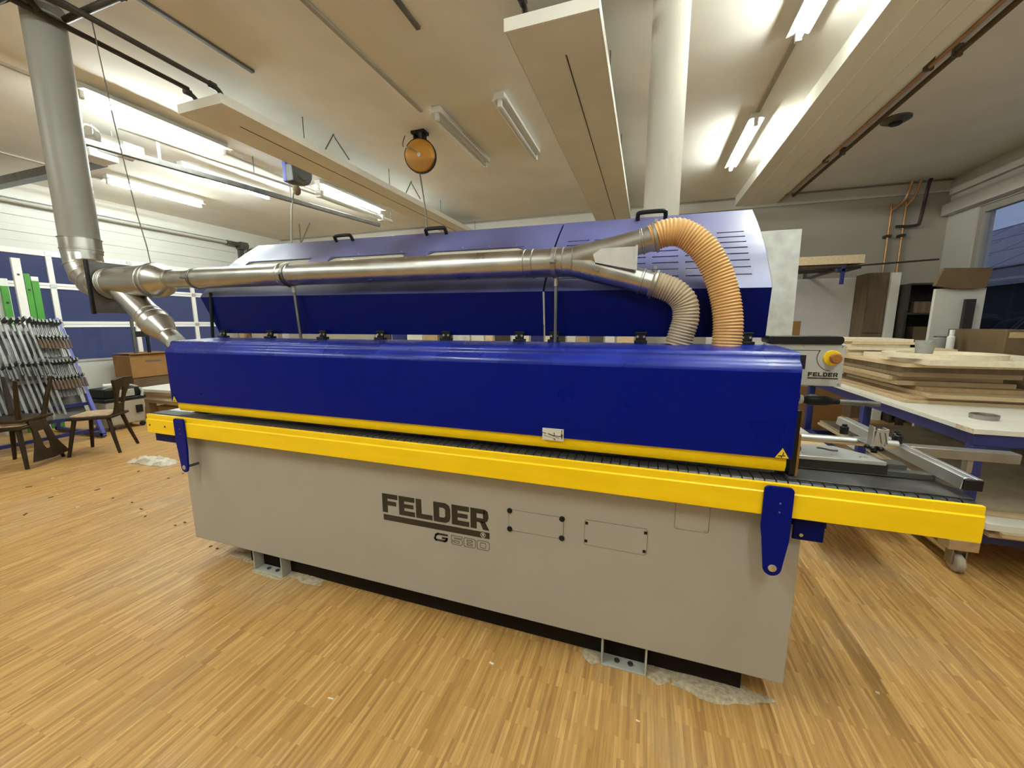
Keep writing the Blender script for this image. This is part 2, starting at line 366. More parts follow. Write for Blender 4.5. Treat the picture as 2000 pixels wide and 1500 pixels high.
for z in (0.88, 1.505, 2.13, 2.645):
    for y in ys[1:-1]: MB().box(x1+0.012, x1+0.024, y-0.04, y+0.04, z-0.03, z+0.03).build('hinge', 'alu_plate', gd, bev=0.002)
# vertical and horizontal door tracks
t = thing('door_track', 'black steel garage door track curving from the corner to the ceiling', 'track', (XL+0.08, DY1+0.08, 0))
pts = [(XL+0.09, DY1+0.08, 0.0), (XL+0.09, DY1+0.08, 2.9)] + [(XL+0.09+0.35*(1-math.cos(a)), DY1+0.08, 2.9+0.35*math.sin(a)) for a in [PI/2*i/6 for i in range(1, 7)]]
MB().sweep(pts, 0.03, 6).build('curved_rail', 'steel_dark', t)
MB().box(XL+0.0, XL+0.06, DY1+0.02, DY1+0.14, 0, 3.3).build('side_post', 'steel_dark', t)
MB().box(XL+0.44, -4.9, DY1+0.05, DY1+0.11, 3.22, 3.28).build('horizontal_rail', 'galv_dull', t)
MB().box(XL+0.02, XL+0.20, DY1-0.02, DY1+0.16, 3.26, 3.42).tube((XL+0.12, DY1-0.3, 3.36), (XL+0.12, DY1+0.2, 3.36), 0.05).build('spring_bracket', 'steel_dark', t)
MB().beam((-7.4, DY1+0.08, 3.28), (-7.4, DY1+0.08, ZC), 0.03, 0.008).beam((-7.4, DY1+0.08, 3.28), (-7.1, DY1+0.08, ZC), 0.03, 0.008).build('hanger', 'galv_dull', t)
tag(MB().tube((XL+0.12, DY0, 3.36), (XL+0.12, DY1-0.31, 3.36), 0.03).build('torsion_shaft', 'grey_light'), 'long grey shaft along the top of the garage door', 'shaft')

# outside the window: neighbouring roof with solar panels
rf = thing('neighbour_roof', 'dark tiled roof with solar panels outside the window', 'roof', (9.5, 9, 1.0))
RU = Vector((5.0, 0.0, 2.75)).normalized(); RV = Vector((0, 1, 0)); RN = Vector((-RU.z, 0, RU.x))
RO = Vector((9.0, 17.0, 2.62))
MB().obox(RO+RU*2.85, RU, RV, RN, 2.9, 14.0, 0.05).build('roof_surface', 'roof_tile', rf)
for i in range(3):
    for j in range(-7, 8):
        c = RO+RU*(1.55+i*1.50)+RV*(j*1.85)+RN*0.10
        MB().obox(c, RU, RV, RN, 0.70, 0.88, 0.02).build('solar_panel', 'solar', rf, smooth=False)
        MB().obox(c, RU, RV, RN, 0.735, 0.915, 0.012).build('panel_frame', 'solar_frame', rf, smooth=False)
MB().obox(RO-RU*0.1+RN*0.02, RV, RU, RN, 14.0, 0.08, 0.07).build('gutter', 'steel_dark', rf)
MB().box(RO.x+0.2, RO.x+4, RO.y-13.5, RO.y+13.5, -0.5, 2.6).build('house_wall', 'night_hedge', rf)
tag(MB().prism(arc(7.70, 3.86, 0.55, 180, 300, 8)+arc(7.70, 3.86, 0.43, 300, 180, 8), 'x', XR+0.55, XR+0.75).build('eaves_bracket', 'steel_dark'), 'dark curved bracket under the eaves outside the window', 'bracket')
tag(MB().box(XR+0.2, XR+1.3, -1.0, 10.0, 3.74, 3.82).build('roof_overhang', 'wall_paint'), 'roof overhang outside above the window', 'overhang')
hb = MB()
for k in range(26):
    y = 3.0+k*0.42; hb.ball((6.4+random.uniform(-.2, .2), y, 0.95+random.uniform(-.1, .12)), 0.55, 0.45, 0.75, 8, 6)
tag(hb.build('hedge', 'night_hedge'), 'black hedge in the dark outside the window', 'hedge')

# ---------------------------------------------------------------- lamps
def lamp(x, y0, y1, lit, label, name='fluorescent_lamp', z=ZC, wide=None):
    wide = wide or (0.115 if x < -3 else 0.074)
    ym = (y0+y1)/2
    t = thing(name, label, 'lamp', (x, ym, z), 'fluorescent battens on the ceiling')
    MB().prism([(x-0.05, z-0.002), (x-0.05, z-0.05), (x-wide, z-0.070), (x-wide, z-0.074), (x-0.04, z-0.062), (x+0.04, z-0.062), (x+wide, z-0.074), (x+wide, z-0.070), (x+0.05, z-0.05), (x+0.05, z-0.002)], 'y', y0-0.03, y1+0.03).build('housing', 'lamp_white', t, bev=0.003)
    for yy in (y0, y1): MB().box(x-0.02, x+0.02, yy-0.018, yy+0.018, z-0.13, z-0.06).build('lamp_holder', 'lamp_white', t, bev=0.003)
    MB().tube((x, y0+0.02, z-0.105), (x, y1-0.02, z-0.105), 0.019, n=8).build('tube', lit, t)
    return t
lamp(-5.05, 2.47, 3.77, 'tube_lit', 'long lit fluorescent lamp nearest the tall white pipe')
lamp(-6.12, 3.96, 5.25, 'tube_lit', 'lit fluorescent lamp, middle one of the row beyond the tall white pipe')
lamp(-7.69, 3.92, 5.20, 'tube_lit_old', 'lit fluorescent lamp closest to the garage door')
lamp(-4.90, 5.12, 6.59, 'tube_lit', 'lit fluorescent lamp behind the grey balancer reel')
lamp(0.97, 2.47, 3.77, 'tube_lit_old', 'lit fluorescent lamp cut by the top picture edge beside the concrete beam')
lamp(1.00, 5.09, 6.42, 'tube_lit_old', 'lit fluorescent lamp far back beside the concrete beam')
lamp(-2.14, 3.90, 5.19, 'tube_off', 'unlit fluorescent lamp next to the yellow balancer reel')
lamp(-1.44, 3.88, 5.19, 'tube_off', 'unlit fluorescent lamp beside the wide heating panel')
lamp(0.97, 0.55, 1.85, 'tube_lit', 'lit fluorescent lamp overhead, first of the row behind the viewer beside the beam')
lamp(0.97, -1.7, -0.4, 'tube_lit', 'lit fluorescent lamp overhead, second of the row behind the viewer beside the beam')
lamp(-5.05, -1.3, 0.0, 'tube_lit', 'lit fluorescent lamp beside the viewer on the garage door side')
lamp(-5.05, -4.2, -2.9, 'tube_lit', 'lit fluorescent lamp behind the viewer on the garage door side')
lamp(-2.14, -1.2, 0.1, 'tube_lit', 'added lit fluorescent lamp over the middle of the room behind the viewer')  # added out of view to brighten the machine front
for nm, a, b, lab in [('cable_duct', (-2.32, -3.0), (-2.32, 3.90), 'thin grey cable duct running up to the unlit lamp by the yellow reel'),
                      ('cable_duct', (1.0, 3.80), (1.0, 5.05), 'grey cable duct between the two lamps beside the concrete beam'),
                      ('cable_duct', (-1.72, -2.0), (-1.72, 2.89), 'short dark cable duct ending at the middle of the ceiling'),
                      ('cable_duct', (-3.37, -1.0), (-3.37, 2.86), 'dark cable duct ending near the narrow heating panel'),
                      ('cable_duct', (-5.28, 1.0), (-5.28, 7.0), 'grey cable duct beside the long lit lamp'),
                      ('cable_duct', (-7.95, 1.0), (-7.95, 5.3), 'grey cable duct beside the lamp closest to the garage door')]:
    dk = 'dark' in lab
    tag(MB().box(a[0]-0.018, a[0]+0.018, a[1], b[1], ZC-0.022, ZC).build(nm, 'steel_dark' if dk else 'duct_grey', bev=0.002), lab, 'cable duct', 'cable ducts on the ceiling')

# ceiling radiant heating panels
def heat_panel(xa, xb, y0, y1, label):
    t = thing('radiant_heater', label, 'heating panel', (xa, y0, 3.4), 'radiant heating panels under the ceiling')
    MB().box(xa+0.0125, xb-0.0125, y0+0.0125, y1, 3.40, 3.424).build('face_sheet', 'panel_paint', t, bev=0.003)
    MB().box(xa, xb, y0, y0+0.012, 3.40, 3.48).build('end_cap', 'panel_paint', t, bev=0.002)
    for x in (xa, xb-0.012): MB().box(x, x+0.012, y0+0.0122, y1, 3.40, 3.48).build('side_flange', 'panel_paint', t, bev=0.002)
    MB().box(xa+0.02, xb-0.02, y0+0.02, y1, 3.425, 3.472).build('insulation', 'wall_paint', t)
    xm = xa+(xb-xa)*0.56
    MB().box(xm-0.004, xm+0.004, y0+0.35, y1, 3.3965, 3.4005).build('seam', 'iron_pipe', t)
    for x in (xa+0.12, xb-0.12):
        p = [(x, y0+0.10, 3.46), (x, y0+0.10, 3.53), (x, y0+0.06, 3.565), (x, y0+0.0, 3.575)]
        MB().sweep(spline(p, 4), 0.02, 10).lathe((x, y0+0.1, 3.47), (0, 0, 1), [(0, 0.03), (0.05, 0.03)], 10).lathe((x, y0+0.05, 3.573), (0, -1, 0), [(0, 0.028), (0.05, 0.028)], 10).build('pipe_elbow', 'iron_pipe', t)
    for k in range(4):
        y = y0+0.9+k*1.5
        for x in (xa+0.02, xb-0.02): MB().tube((x, y, 3.47), (x, y, ZC), 0.005, n=6).build('hanger_rod', 'steel_dark', t)
    return t
heat_panel(-4.14, -3.58, 2.70, 8.1, 'narrow-looking white heating panel over the duct end of the machine')
heat_panel(-0.98, -0.36, 2.72, 8.1, 'wide white heating panel nearest the round column')
def pipe(name, pts, r, m, label, cat='pipe', group=None, n=10, per=1):
    t = thing(name, label, cat, pts[0], group)
    MB().sweep(pts if per == 1 else spline(pts, per), r, n).build('run', m, t)
    return t
G = 'heating pipes under the ceiling'
p_ = pipe('heating_pipe', [(-3.97, 1.2, 3.575), (-3.97, 2.70, 3.575)], 0.02, 'iron_pipe', 'dark heating pipe into the near corner of the narrow-looking panel', group=G)
p_ = pipe('heating_pipe', [(-3.70, 1.0, 3.575), (-3.70, 2.70, 3.575)], 0.02, 'iron_pipe', 'dark heating pipe into the far corner of the narrow-looking panel', group=G)
for x in (-0.86, -0.48): pipe('heating_pipe', [(x, 1.9, 3.575), (x, 2.73, 3.575)], 0.02, 'iron_pipe', 'black pipe stub at the top picture edge feeding the wide panel, '+('outer' if x < -0.6 else 'inner')+' one', group=G)
p_ = pipe('heating_pipe', [(-3.97, 1.92, 3.62), (0.6, 1.92, 3.62)], 0.022, 'iron_pipe', 'dark cross pipe running over from the pipe nearest the white duct', group=G)
MB().tube((-3.35, 1.92, 3.62), (-3.35, 1.92, ZC-0.004), 0.012).lathe((-3.36, 1.92, 3.62), (1, 0, 0), [(0, .03), (.03, .03)], 10).build('pipe_clip', 'iron_pipe', p_)
p_ = pipe('heating_pipe', [(-3.95, 1.78, 3.57), (-3.95, 1.72, 3.64), (-3.90, 1.70, 3.655), (0.6, 1.70, 3.655)], 0.022, 'iron_pipe', 'dark cross pipe, the one closer to the viewer above the duct', group=G, per=3)
MB().tube((-3.2, 1.70, 3.65), (-3.2, 1.70, ZC-0.004), 0.012).lathe((-3.21, 1.70, 3.655), (1, 0, 0), [(0, .03), (.03, .03)], 10).build('pipe_clip', 'iron_pipe', p_)
pipe('heating_pipe', [(-7.5, 1.35, 3.60), (-4.35, 1.35, 3.60), (-3.9, 1.45, 3.60), (-3.75, 1.9, 3.60)], 0.022, 'iron_pipe', 'dark pipe bending around the top of the tall white pipe', group=G, per=4)
tag(MB().box(-9.2, -6.15, 3.05, 3.17, 3.36, 3.46).build('steel_rail', 'steel_dark', bev=0.004), 'dark steel rail crossing under the ceiling behind the white pipe', 'rail')

# copper pipes along the beam
for x, z, lab in ((2.085, 3.56, 'shiny copper pipe running along the concrete beam'), (2.255, 3.63, 'dull brown pipe second from the concrete beam')):
    t = thing('copper_pipe', lab, 'pipe', (x, 2, z), 'copper pipes along the beam')
    MB().tube((x, -3.2, z), (x, 8.15, z), 0.016 if x < 2.2 else 0.022, n=10).build('run', 'copper' if x < 2.2 else 'cardboard_dark', t)
    for y in (2.2, 4.45, 6.4): MB().box(x-0.03, x+0.03, y-0.015, y+0.015, z-0.02, ZC-0.003).build('pipe_clip', 'steel_dark', t)
t = thing('smoke_detector', 'dark round detector on the ceiling right of the copper pipes', 'detector', (2.47, 5.73, 3.7))
MB().lathe((2.47, 5.73, ZC), (0, 0, -1), [(0, 0.13), (0.02, 0.13), (0.045, 0.085)], 24).build('housing', 'steel_dark', t)
MB().lathe((2.47, 5.73, ZC-0.045), (0, 0, -1), [(0, 0.06), (0.02, 0.05)], 20).build('grille', 'black_plastic', t)
# riser pipes on the far wall
t = thing('riser_pipes', 'pair of copper riser pipes with an offset on the far wall', 'pipe', (3.65, 8.2, 1.2))
MB().sweep(spline([(3.62, 8.17, 1.0), (3.62, 8.17, 3.2), (3.62, 8.16, 3.27), (3.75, 8.10, 3.42), (3.76, 8.0, 3.66)], 5), 0.018, 8).build('riser', 'copper', t)
MB().sweep(spline([(3.80, 8.17, 1.0), (3.80, 8.17, 3.25), (3.80, 8.16, 3.32), (3.86, 8.10, 3.45), (3.86, 8.0, 3.66)], 5), 0.018, 8).build('riser', 'copper', t)
MB().sweep(spline([(3.70, 8.15, 3.02), (3.95, 8.15, 3.02), (3.98, 8.12, 3.1), (3.98, 8.05, 3.55), (3.98, 8.0, 3.66)], 5), 0.022, 8).build('bypass', 'iron_pipe', t)
for x in (3.62, 3.80): MB().box(x-0.035, x+0.035, 8.13, 8.246, 2.86, 2.90).build('pipe_clip', 'iron_pipe', t)

# ---------------------------------------------------------------- lettering helpers (flat prints lying on a plane y = const, seen from -y)
def rects(u0, z0, w, h, rs):
    return [[(u0+a*w, z0+b*h), (u0+c*w, z0+b*h), (u0+c*w, z0+d*h), (u0+a*w, z0+d*h)] for a, b, c, d in rs]
def letter_polys(ch, u0, z0, w, h):
    s = 0.34; t = 0.25
    if ch == 'F': return rects(u0, z0, w, h, [(0, 0, s, 1), (s, 1-t, 1, 1), (s, 0.40, 0.9, 0.62)])
    if ch == 'E': return rects(u0, z0, w, h, [(0, 0, s, 1), (s, 1-t, 1, 1), (s, 0.40, 0.92, 0.61), (s, 0, 1, t)])
    if ch == 'L': return rects(u0, z0, w, h, [(0, 0, s, 1), (s, 0, 1, t)])
    if ch == 'D':
        o = [(0, 0), (0.72, 0), (0.93, 0.10), (1, 0.30), (1, 0.70), (0.93, 0.90), (0.72, 1), (0, 1)]
        i = [(s, t), (0.60, t), (0.70, 0.32), (0.70, 0.68), (0.60, 1-t), (s, 1-t)]
        P = lambda p: (u0+p[0]*w, z0+p[1]*h)
        return [[P(o[0]), P(o[1]), P(i[1]), P(i[0])], [P(o[1]), P(o[2]), P(i[2]), P(i[1])], [P(o[2]), P(o[3]), P(i[2])], [P(o[3]), P(o[4]), P(i[3]), P(i[2])], [P(o[4]), P(o[5]), P(i[3])],
                [P(o[5]), P(o[6]), P(i[4]), P(i[3])], [P(o[6]), P(o[7]), P(i[5]), P(i[4])], [P(o[7]), P(o[0]), P(i[0]), P(i[5])]]
    if ch == 'R':
        P = lambda a, b: (u0+a*w, z0+b*h)
        return rects(u0, z0, w, h, [(0, 0, s, 1), (s, 1-t*0.9, 0.80, 1), (s, 0.34, 0.74, 0.54)]) + [[P(0.80, 1), P(0.96, 0.92), P(0.70, 0.80), P(0.70, 0.79)], [P(0.96, 0.92), P(1, 0.74), P(0.70, 0.72), P(0.70, 0.80)], [P(1, 0.74), P(1, 0.58), P(0.70, 0.60), P(0.70, 0.72)], [P(1, 0.58), P(0.92, 0.42), P(0.74, 0.34), P(0.70, 0.60)], [P(0.50, 0.40), P(0.80, 0.40), P(1.04, 0), P(0.70, 0)]]
    return []
def flat(polys, y, name, m, parent, th=0.0012):
    b = MB()
    for p in polys: b.prism(p, 'y', y-th, y)
    return b.build(name, m, parent, smooth=False)
def strip(pts, y, wd, closed=True):
    out = []; n = len(pts)
    for i in range(n if closed else n-1):
        a = Vector(pts[i]); b = Vector(pts[(i+1) % n]); d = (b-a).normalized(); q = Vector((-d.y, d.x))*wd/2; a = a-d*wd/2; b = b+d*wd/2
        out.append([tuple(a-q), tuple(b-q), tuple(b+q), tuple(a+q)])
    return out
def word(txt, u0, z0, w, h, gap, y, m, parent, th=0.0012):
    for i, ch in enumerate(txt): flat(letter_polys(ch, u0+i*(w+gap), z0, w, h), y, 'letter', m, parent, th)

# ---------------------------------------------------------------- the edge banding machine
em = thing('edgebander', 'large blue, grey and yellow edge banding machine standing on the parquet', 'machine', (-1.06, 1.85, 0))
BY = 1.55
base = MB().box(-2.69, 0.56, BY, 2.18, 0.143, 0.93).build('base', 'grey_paint', em, bev=0.004)
LW, LG = 0.0905, 0.0075
MB().box(-2.60, 0.44, 2.19, 2.78, 0.02, 1.10).build('rear_light_block', 'grey_paint', em, bev=0.004)  # unseen box added to stop light coming through under the base
MB().box(-2.32, 0.44, 1.63, 2.17, 0.004, 0.1425).build('under_base_shade', 'shade_black', em)  # added black block, stands in for the shade under the base
word('FELDER', -1.225, 0.555, LW, 0.10, LG, BY, 'ink', base)
flat([[(-1.222, 0.513), (-0.640, 0.513), (-0.640, 0.543), (-1.222, 0.543)]], BY, 'logo_bar', 'ink', base)
flat(strip(arc(-0.672, 0.528, 0.012, 0, 360, 14)[:-1], BY, 0.0022), BY-0.001, 'registered_ring', 'sticker_white', base)
flat([[(-0.677, 0.521), (-0.6745, 0.521), (-0.6745, 0.535), (-0.677, 0.535)], [(-0.6745, 0.5325), (-0.668, 0.5325), (-0.668, 0.535), (-0.6745, 0.535)], [(-0.6745, 0.527), (-0.668, 0.527), (-0.668, 0.5295), (-0.6745, 0.5295)], [(-0.6695, 0.529), (-0.667, 0.529), (-0.667, 0.535), (-0.6695, 0.535)], [(-0.6725, 0.528), (-0.669, 0.528), (-0.665, 0.521), (-0.6685, 0.521)]], BY-0.001, 'registered_letter', 'sticker_white', base)
sk = lambda p: (p[0]+(p[1]-0.458)*0.35, p[1])
gpts = [(-0.874, 0.491), (-0.922, 0.491), (-0.931, 0.484), (-0.931, 0.465), (-0.922, 0.458), (-0.875, 0.458), (-0.868, 0.463), (-0.868, 0.473), (-0.889, 0.473)]
flat(strip([sk(p) for p in gpts], BY, 0.0098, False), BY, 'letter', 'ink', base)
def outline(contours, name): flat(sum([strip(c, BY, 0.0021) for c in contours], []), BY, name, 'ink_soft', base)
def rr(x0, x1, z0, z1, r):
    return arc(x1-r, z1-r, r, 90, 0, 3)+arc(x1-r, z0+r, r, 0, -90, 3)+arc(x0+r, z0+r, r, -90, -180, 3)+arc(x0+r, z1-r, r, 180, 90, 3)
a, b0 = -0.838, 0.452
outline([[(a, b0+.045), (a+.057, b0+.045), (a+.057, b0+.035), (a+.016, b0+.035), (a+.016, b0+.030), (a+.048, b0+.030), (a+.058, b0+.024), (a+.058, b0+.007), (a+.048, b0), (a+.008, b0), (a, b0+.007), (a, b0+.014), (a+.016, b0+.014), (a+.016, b0+.010), (a+.040, b0+.010), (a+.042, b0+.013), (a+.042, b0+.018), (a+.040, b0+.020), (a, b0+.020)]], 'digit')
a = -0.772; outline([rr(a, a+.060, b0, b0+.045, .009), rr(a+.016, a+.044, b0+.009, b0+.018, .003), rr(a+.016, a+.044, b0+.027, b0+.036, .003)], 'digit')
a = -0.704; outline([rr(a, a+.062, b0, b0+.045, .011), rr(a+.017, a+.045, b0+.010, b0+.035, .005)], 'digit')
def cover(x0, x1, z0, z1, r, plug, pr, m='black_plastic'):
    c = MB().prism(rr(x0, x1, z0, z1, r), 'y', BY-0.0022, BY).build('access_cover', 'grey_paint', base, smooth=False, bev=0.0008)
    flat(strip(rr(x0-0.0008, x1+0.0008, z0-0.0008, z1+0.0008, r), BY, 0.0016), BY, 'cover_gap', 'ink_soft', base, 0.0004)
    for (x, z) in plug:
        if pr > 0: MB().lathe((x, BY-0.001, z), (0, -1, 0), [(0, pr), (0.004, pr), (0.006, pr*0.7)], 12).build('plug', m, base)
        else: MB().box(x+pr, x-pr, BY-0.004, BY, z+pr, z-pr).build('plug', m, base)
cover(-0.545, -0.296, 0.578, 0.676, 0.012, [(-0.54, 0.671), (-0.302, 0.671), (-0.54, 0.584), (-0.302, 0.583)], 0.0125)
cover(-0.205, 0.045, 0.572, 0.684, 0.012, [(-0.197, 0.671), (0.038, 0.669), (-0.198, 0.590), (0.036, 0.588)], -0.006)
cover(0.143, 0.262, 0.708, 0.83, 0.008, [(0.152, 0.716), (0.253, 0.716)], 0.003, 'steel')
for x0_, x1_ in ((-2.215, -1.985), (-0.12, 0.072)):
    MB().box(x0_, x1_, 1.565, 1.629, 0.0, 0.008).box(x0_, x0_+0.008, 1.565, 1.629, 0.008, 0.1425).box(x1_-0.008, x1_, 1.565, 1.629, 0.008, 0.1425).build('foot_channel', 'grey_light', em, bev=0.002)
    for i in (0.35, 0.65): MB().lathe((x0_+(x1_-x0_)*i, 1.60, 0.008), (0, 0, 1), [(0, 0.012), (0.006, 0.012)], 8).build('foot_bolt', 'steel_dark', em)
# yellow guide rail
rail = MB().prism([(1.484, 0.842), (1.484, 0.924), (1.4865, 0.927), (1.490, 0.928), (1.490, 0.956), (1.506, 0.956), (1.506, 0.842)], 'x', -2.89, 0.988).build('guide_rail', 'yellow_paint', em, bev=0.0012)
for x in (-2.86, -2.72): MB().lathe((x, 1.484, 0.89), (0, -1, 0), [(0, .006), (.002, .006)], 8).build('screw', 'ink', rail)
def bracket(x, flip, lab):
    hw = 0.044
    poly = [(x-hw+0.014, 0.952), (x+hw-0.014, 0.952)]+arc(x+hw-0.014, 0.938, 0.014, 90, 0, 3)[1:]+[(x+hw, 0.76), (x+0.030, 0.652)]+arc(x+0.002, 0.652, 0.028, 0, -180, 8)+[(x-hw+0.006, 0.76), (x-hw, 0.80)]+arc(x-hw+0.014, 0.938, 0.014, 180, 90, 3)
    b = MB().prism(poly, 'y', 1.472, 1.482).build('rail_bracket', 'blue_paint', em, bev=0.002)
    MB().lathe((x+0.002, 1.472, 0.655), (0, -1, 0), [(0, .0135), (.003, .0135), (.006, .009)], 16).build('bolt', 'steel', b)
    MB().tube((x+0.002, 1.482, 0.655), (x+0.002, BY, 0.655), 0.008, n=10).build('spacer', 'steel_dark', b)
    for dz in (0.894, 0.862): MB().lathe((x+0.006, 1.472, dz), (0, -1, 0), [(0, .0035), (.0015, .003)], 8).build('rivet', 'blue_dusty', b)
    return b
bracket(0.455, 1, ''); bracket(-2.575, -1, '')
MB().box(0.52, 0.612, 1.515, 1.525, 0.752, 0.85).build('rail_mount', 'blue_dark', em, bev=0.004)
MB().lathe((0.545, 1.515, 0.772), (0, -1, 0), [(0, .007), (.003, .006)], 10).build('mount_bolt', 'steel', em)
MB().box(0.50, 0.62, 1.525, 1.60, 0.80, 0.93).build('rail_mount', 'blue_dark', em, bev=0.004)
MB().box(-2.90, -2.66, 1.525, 1.56, 0.775, 0.93).build('rail_mount', 'blue_dark', em, bev=0.004)
# conveyor pads: one chain pad each
padm = MB().mi(0).prism([(1.511, 0.938), (1.513, 0.950), (1.522, 0.9575), (1.600, 0.9575), (1.600, 0.938)], 'x', -0.0155, 0.0155).mi(1).lathe((-0.012, 1.512, 0.949), (1, 0, 0), [(0, 0.0045), (0.012, 0.0045)], 6).build('track_pad', ['rubber', 'steel'], em, bev=0)
padm.location = (-2.87, 0, 0)
npad = int((0.975+2.87)/0.0352)
for k in range(1, npad+1):
    c = padm.copy(); C.objects.link(c); c.location = (-2.87+k*0.0352, 0, 0)
MB().box(-2.88, 0.985, 1.508, 1.60, 0.915, 0.937).build('track_bed', 'rubber', em)
MB().box(-2.88, -2.66, 1.60, 1.75, 0.93, 0.957).build('outfeed_plate', 'alu_plate', em, bev=0.002)
# infeed table, fence and plate
MB().prism([(0.50, 1.547), (0.985, 1.535), (0.992, 1.62), (0.965, 1.665), (0.50, 1.665)], 'z', 0.9579, 0.962).build('infeed_table', 'iron_table', em, bev=0.001)
MB().box(0.50, 0.985, 1.602, 1.70, 0.90, 0.957).build('infeed_beam', 'steel_dark', em)
MB().box(0.50, 0.965, 1.668, 1.70, 0.9625, 0.985).build('infeed_fence', 'steel_dark', em, bev=0.002)
MB().box(0.50, 0.83, 1.665, 1.668, 0.970, 1.006).build('fence_strip', 'ink', em)
pl = MB().prism([(0.50, 1.655), (0.825, 1.665), (0.80, 1.75), (0.73, 1.83), (0.50, 1.80)], 'z', 1.002, 1.016).build('fence_plate', 'alu_plate', em, bev=0.0015)
for (x, y) in ((0.57, 1.69), (0.585, 1.692), (0.68, 1.70), (0.765, 1.70), (0.78, 1.702), (0.60, 1.76), (0.72, 1.77)):
    MB().lathe((x, y, 1.016), (0, 0, 1), [(0, .006), (.002, .005)], 8).build('screw', 'steel', pl)
MB().sweep([(0.655, 1.775, 1.0185), (0.675, 1.770, 1.0185), (0.69, 1.755, 1.0185), (0.715, 1.752, 1.0185)], 0.003, 6).build('engraved_mark', 'ink', pl)
MB().box(0.55, 0.9, 1.70, 1.76, 0.93, 1.0).build('fence_support', 'steel_dark', em)
# infeed guard at the mouth of the hood
MB().box(0.506, 0.524, 1.566, 1.76, 0.968, 1.20).build('mouth_seal', 'black_plastic', em)
MB().box(0.525, 0.5335, 1.572, 1.60, 0.962, 1.115).build('mouth_guard', 'amber', em, bev=0.001)
# extension support arm
arm = MB().tube((0.60, 1.885, 1.03), (0.95, 1.87, 1.03), 0.0165, n=20).build('support_tube', 'alu', em)
MB().lathe((0.575, 1.886, 1.03), (1, -0.04, 0), [(0, 0.010), (0.012, 0.014), (0.02, 0.010), (0.03, 0.0175), (0.045, 0.0175)], 16).build('tube_end', 'steel', arm)
ex = MB().prism([(0.955, 0.985), (1.005, 0.985), (1.005, 1.022), (0.99, 1.022), (0.99, 1.012), (0.985, 1.012), (0.985, 1.022), (0.972, 1.026), (0.960, 1.022)], 'y', 1.545, 2.40).build('extension_profile', 'alu', em, bev=0.0015)
MB().box(0.958, 1.003, 1.535, 1.545, 0.986, 1.020).build('end_cap', 'black_plastic', ex, bev=0.002)
MB().box(1.03, 1.40, 2.0, 2.05, 0.955, 0.995).box(1.25, 1.27, 2.01, 2.04, 0.90, 0.955).build('support_bar', 'galv_dull', em, bev=0.003)
cl = MB().prism([(0.825, 1.045), (0.858, 1.045), (0.866, 1.108), (0.833, 1.112)], 'y', 1.765, 1.770).box(0.821, 0.826, 1.765, 1.80, 1.045, 1.118).box(0.862, 0.868, 1.765, 1.80, 1.045, 1.112).box(0.82, 0.868, 1.765, 1.90, 1.04, 1.046).build('clamp_bracket', 'alu', em, bev=0.001)
for dx in (0.004, 0.020): MB().beam((0.836+dx, 1.764, 1.098), (0.846+dx, 1.764, 1.056), 0.002, 0.003, (0, 1, 0)).build('slot', 'steel_dark', cl)
kb = MB().lathe((0.838, 1.78, 1.0165), (0, 0, 1), [(0, 0.010), (0.010, 0.009), (0.012, 0.014), (0.028, 0.017), (0.032, 0.010)], 12)
for i in range(5):
    a = 2*PI*i/5+0.3; kb.ball((0.838+0.020*math.cos(a), 1.78+0.020*math.sin(a), 1.036), 0.011, 0.011, 0.009, 8, 6)
kb.build('star_knob', 'black_plastic', em)
for (x, y, z) in ((0.80, 1.93, 1.045), (0.905, 1.90, 1.04), (0.965, 1.90, 1.03), (0.975, 1.93, 1.03)):
    MB().lathe((x, y, z), (0, 0, 1), [(0, .014), (.03, .015), (.033, .009), (.040, .009)], 12).build('locking_knob', 'black_plastic', em)
MB().lathe((0.543, 1.70, 1.03), (1, 0, 0), [(0, .006), (.008, .006), (.01, .014), (.03, .016), (.034, .010)], 12).build('side_knob', 'black_plastic', em)
# yellow skirt under the hood
MB().prism([(1.560, 1.045), (1.557, 1.000), (1.566, 0.978), (1.572, 0.978), (1.563, 1.000), (1.566, 1.045)], 'x', -2.70, 0.492).build('hood_skirt', 'yellow_paint', em, bev=0.0008)
MB().box(-2.70, 0.492, 1.575, 1.90, 1.03, 1.05).build('hood_floor', 'black_plastic', em)
# front hood
hp = [(1.548, 1.030), (1.546, 1.330)]+arc(1.582, 1.334, 0.036, 180, 110, 7)+[(1.575, 1.376), (1.578, 1.380)]+arc(1.596, 1.384, 0.018, 170, 90, 5)+[(1.66, 1.4045), (1.885, 1.412), (1.890, 1.405), (1.890, 1.030)]
nh = len(hp)
def skew_hood(b):
    return b
hood = MB(); hood.prism(hp, 'x', -2.735, 0.505)
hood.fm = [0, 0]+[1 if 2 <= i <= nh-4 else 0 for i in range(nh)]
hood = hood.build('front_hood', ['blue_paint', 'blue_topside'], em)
sk_ = MB().prism([(-0.392, 1.017), (-0.302, 1.017), (-0.302, 1.068), (-0.392, 1.068)], 'y', 1.5455, 1.5467).build('instruction_sticker', 'sticker_white', hood, smooth=False)
flat(strip([(-0.392, 1.048), (-0.377, 1.045)], 0, .003, False)+strip([(-0.366, 1.044), (-0.342, 1.036)], 0, .004, False)+strip([(-0.385, 1.036), (-0.347, 1.028)], 0, .0015, False)+strip([(-0.342, 1.05), (-0.340, 1.037), (-0.312, 1.037)], 0, .003, False)+strip([(-0.335, 1.032), (-0.322, 1.029)], 0, .002, False)+strip([(-0.342, 1.025), (-0.338, 1.022)], 0, .004, False)+[[(-0.311, 1.066), (-0.308, 1.066), (-0.308, 1.045), (-0.311, 1.045)], [(-0.314, 1.045), (-0.304, 1.045), (-0.309, 1.021)]], 1.5455, 'sticker_drawing', 'ink', hood, 0.0008)
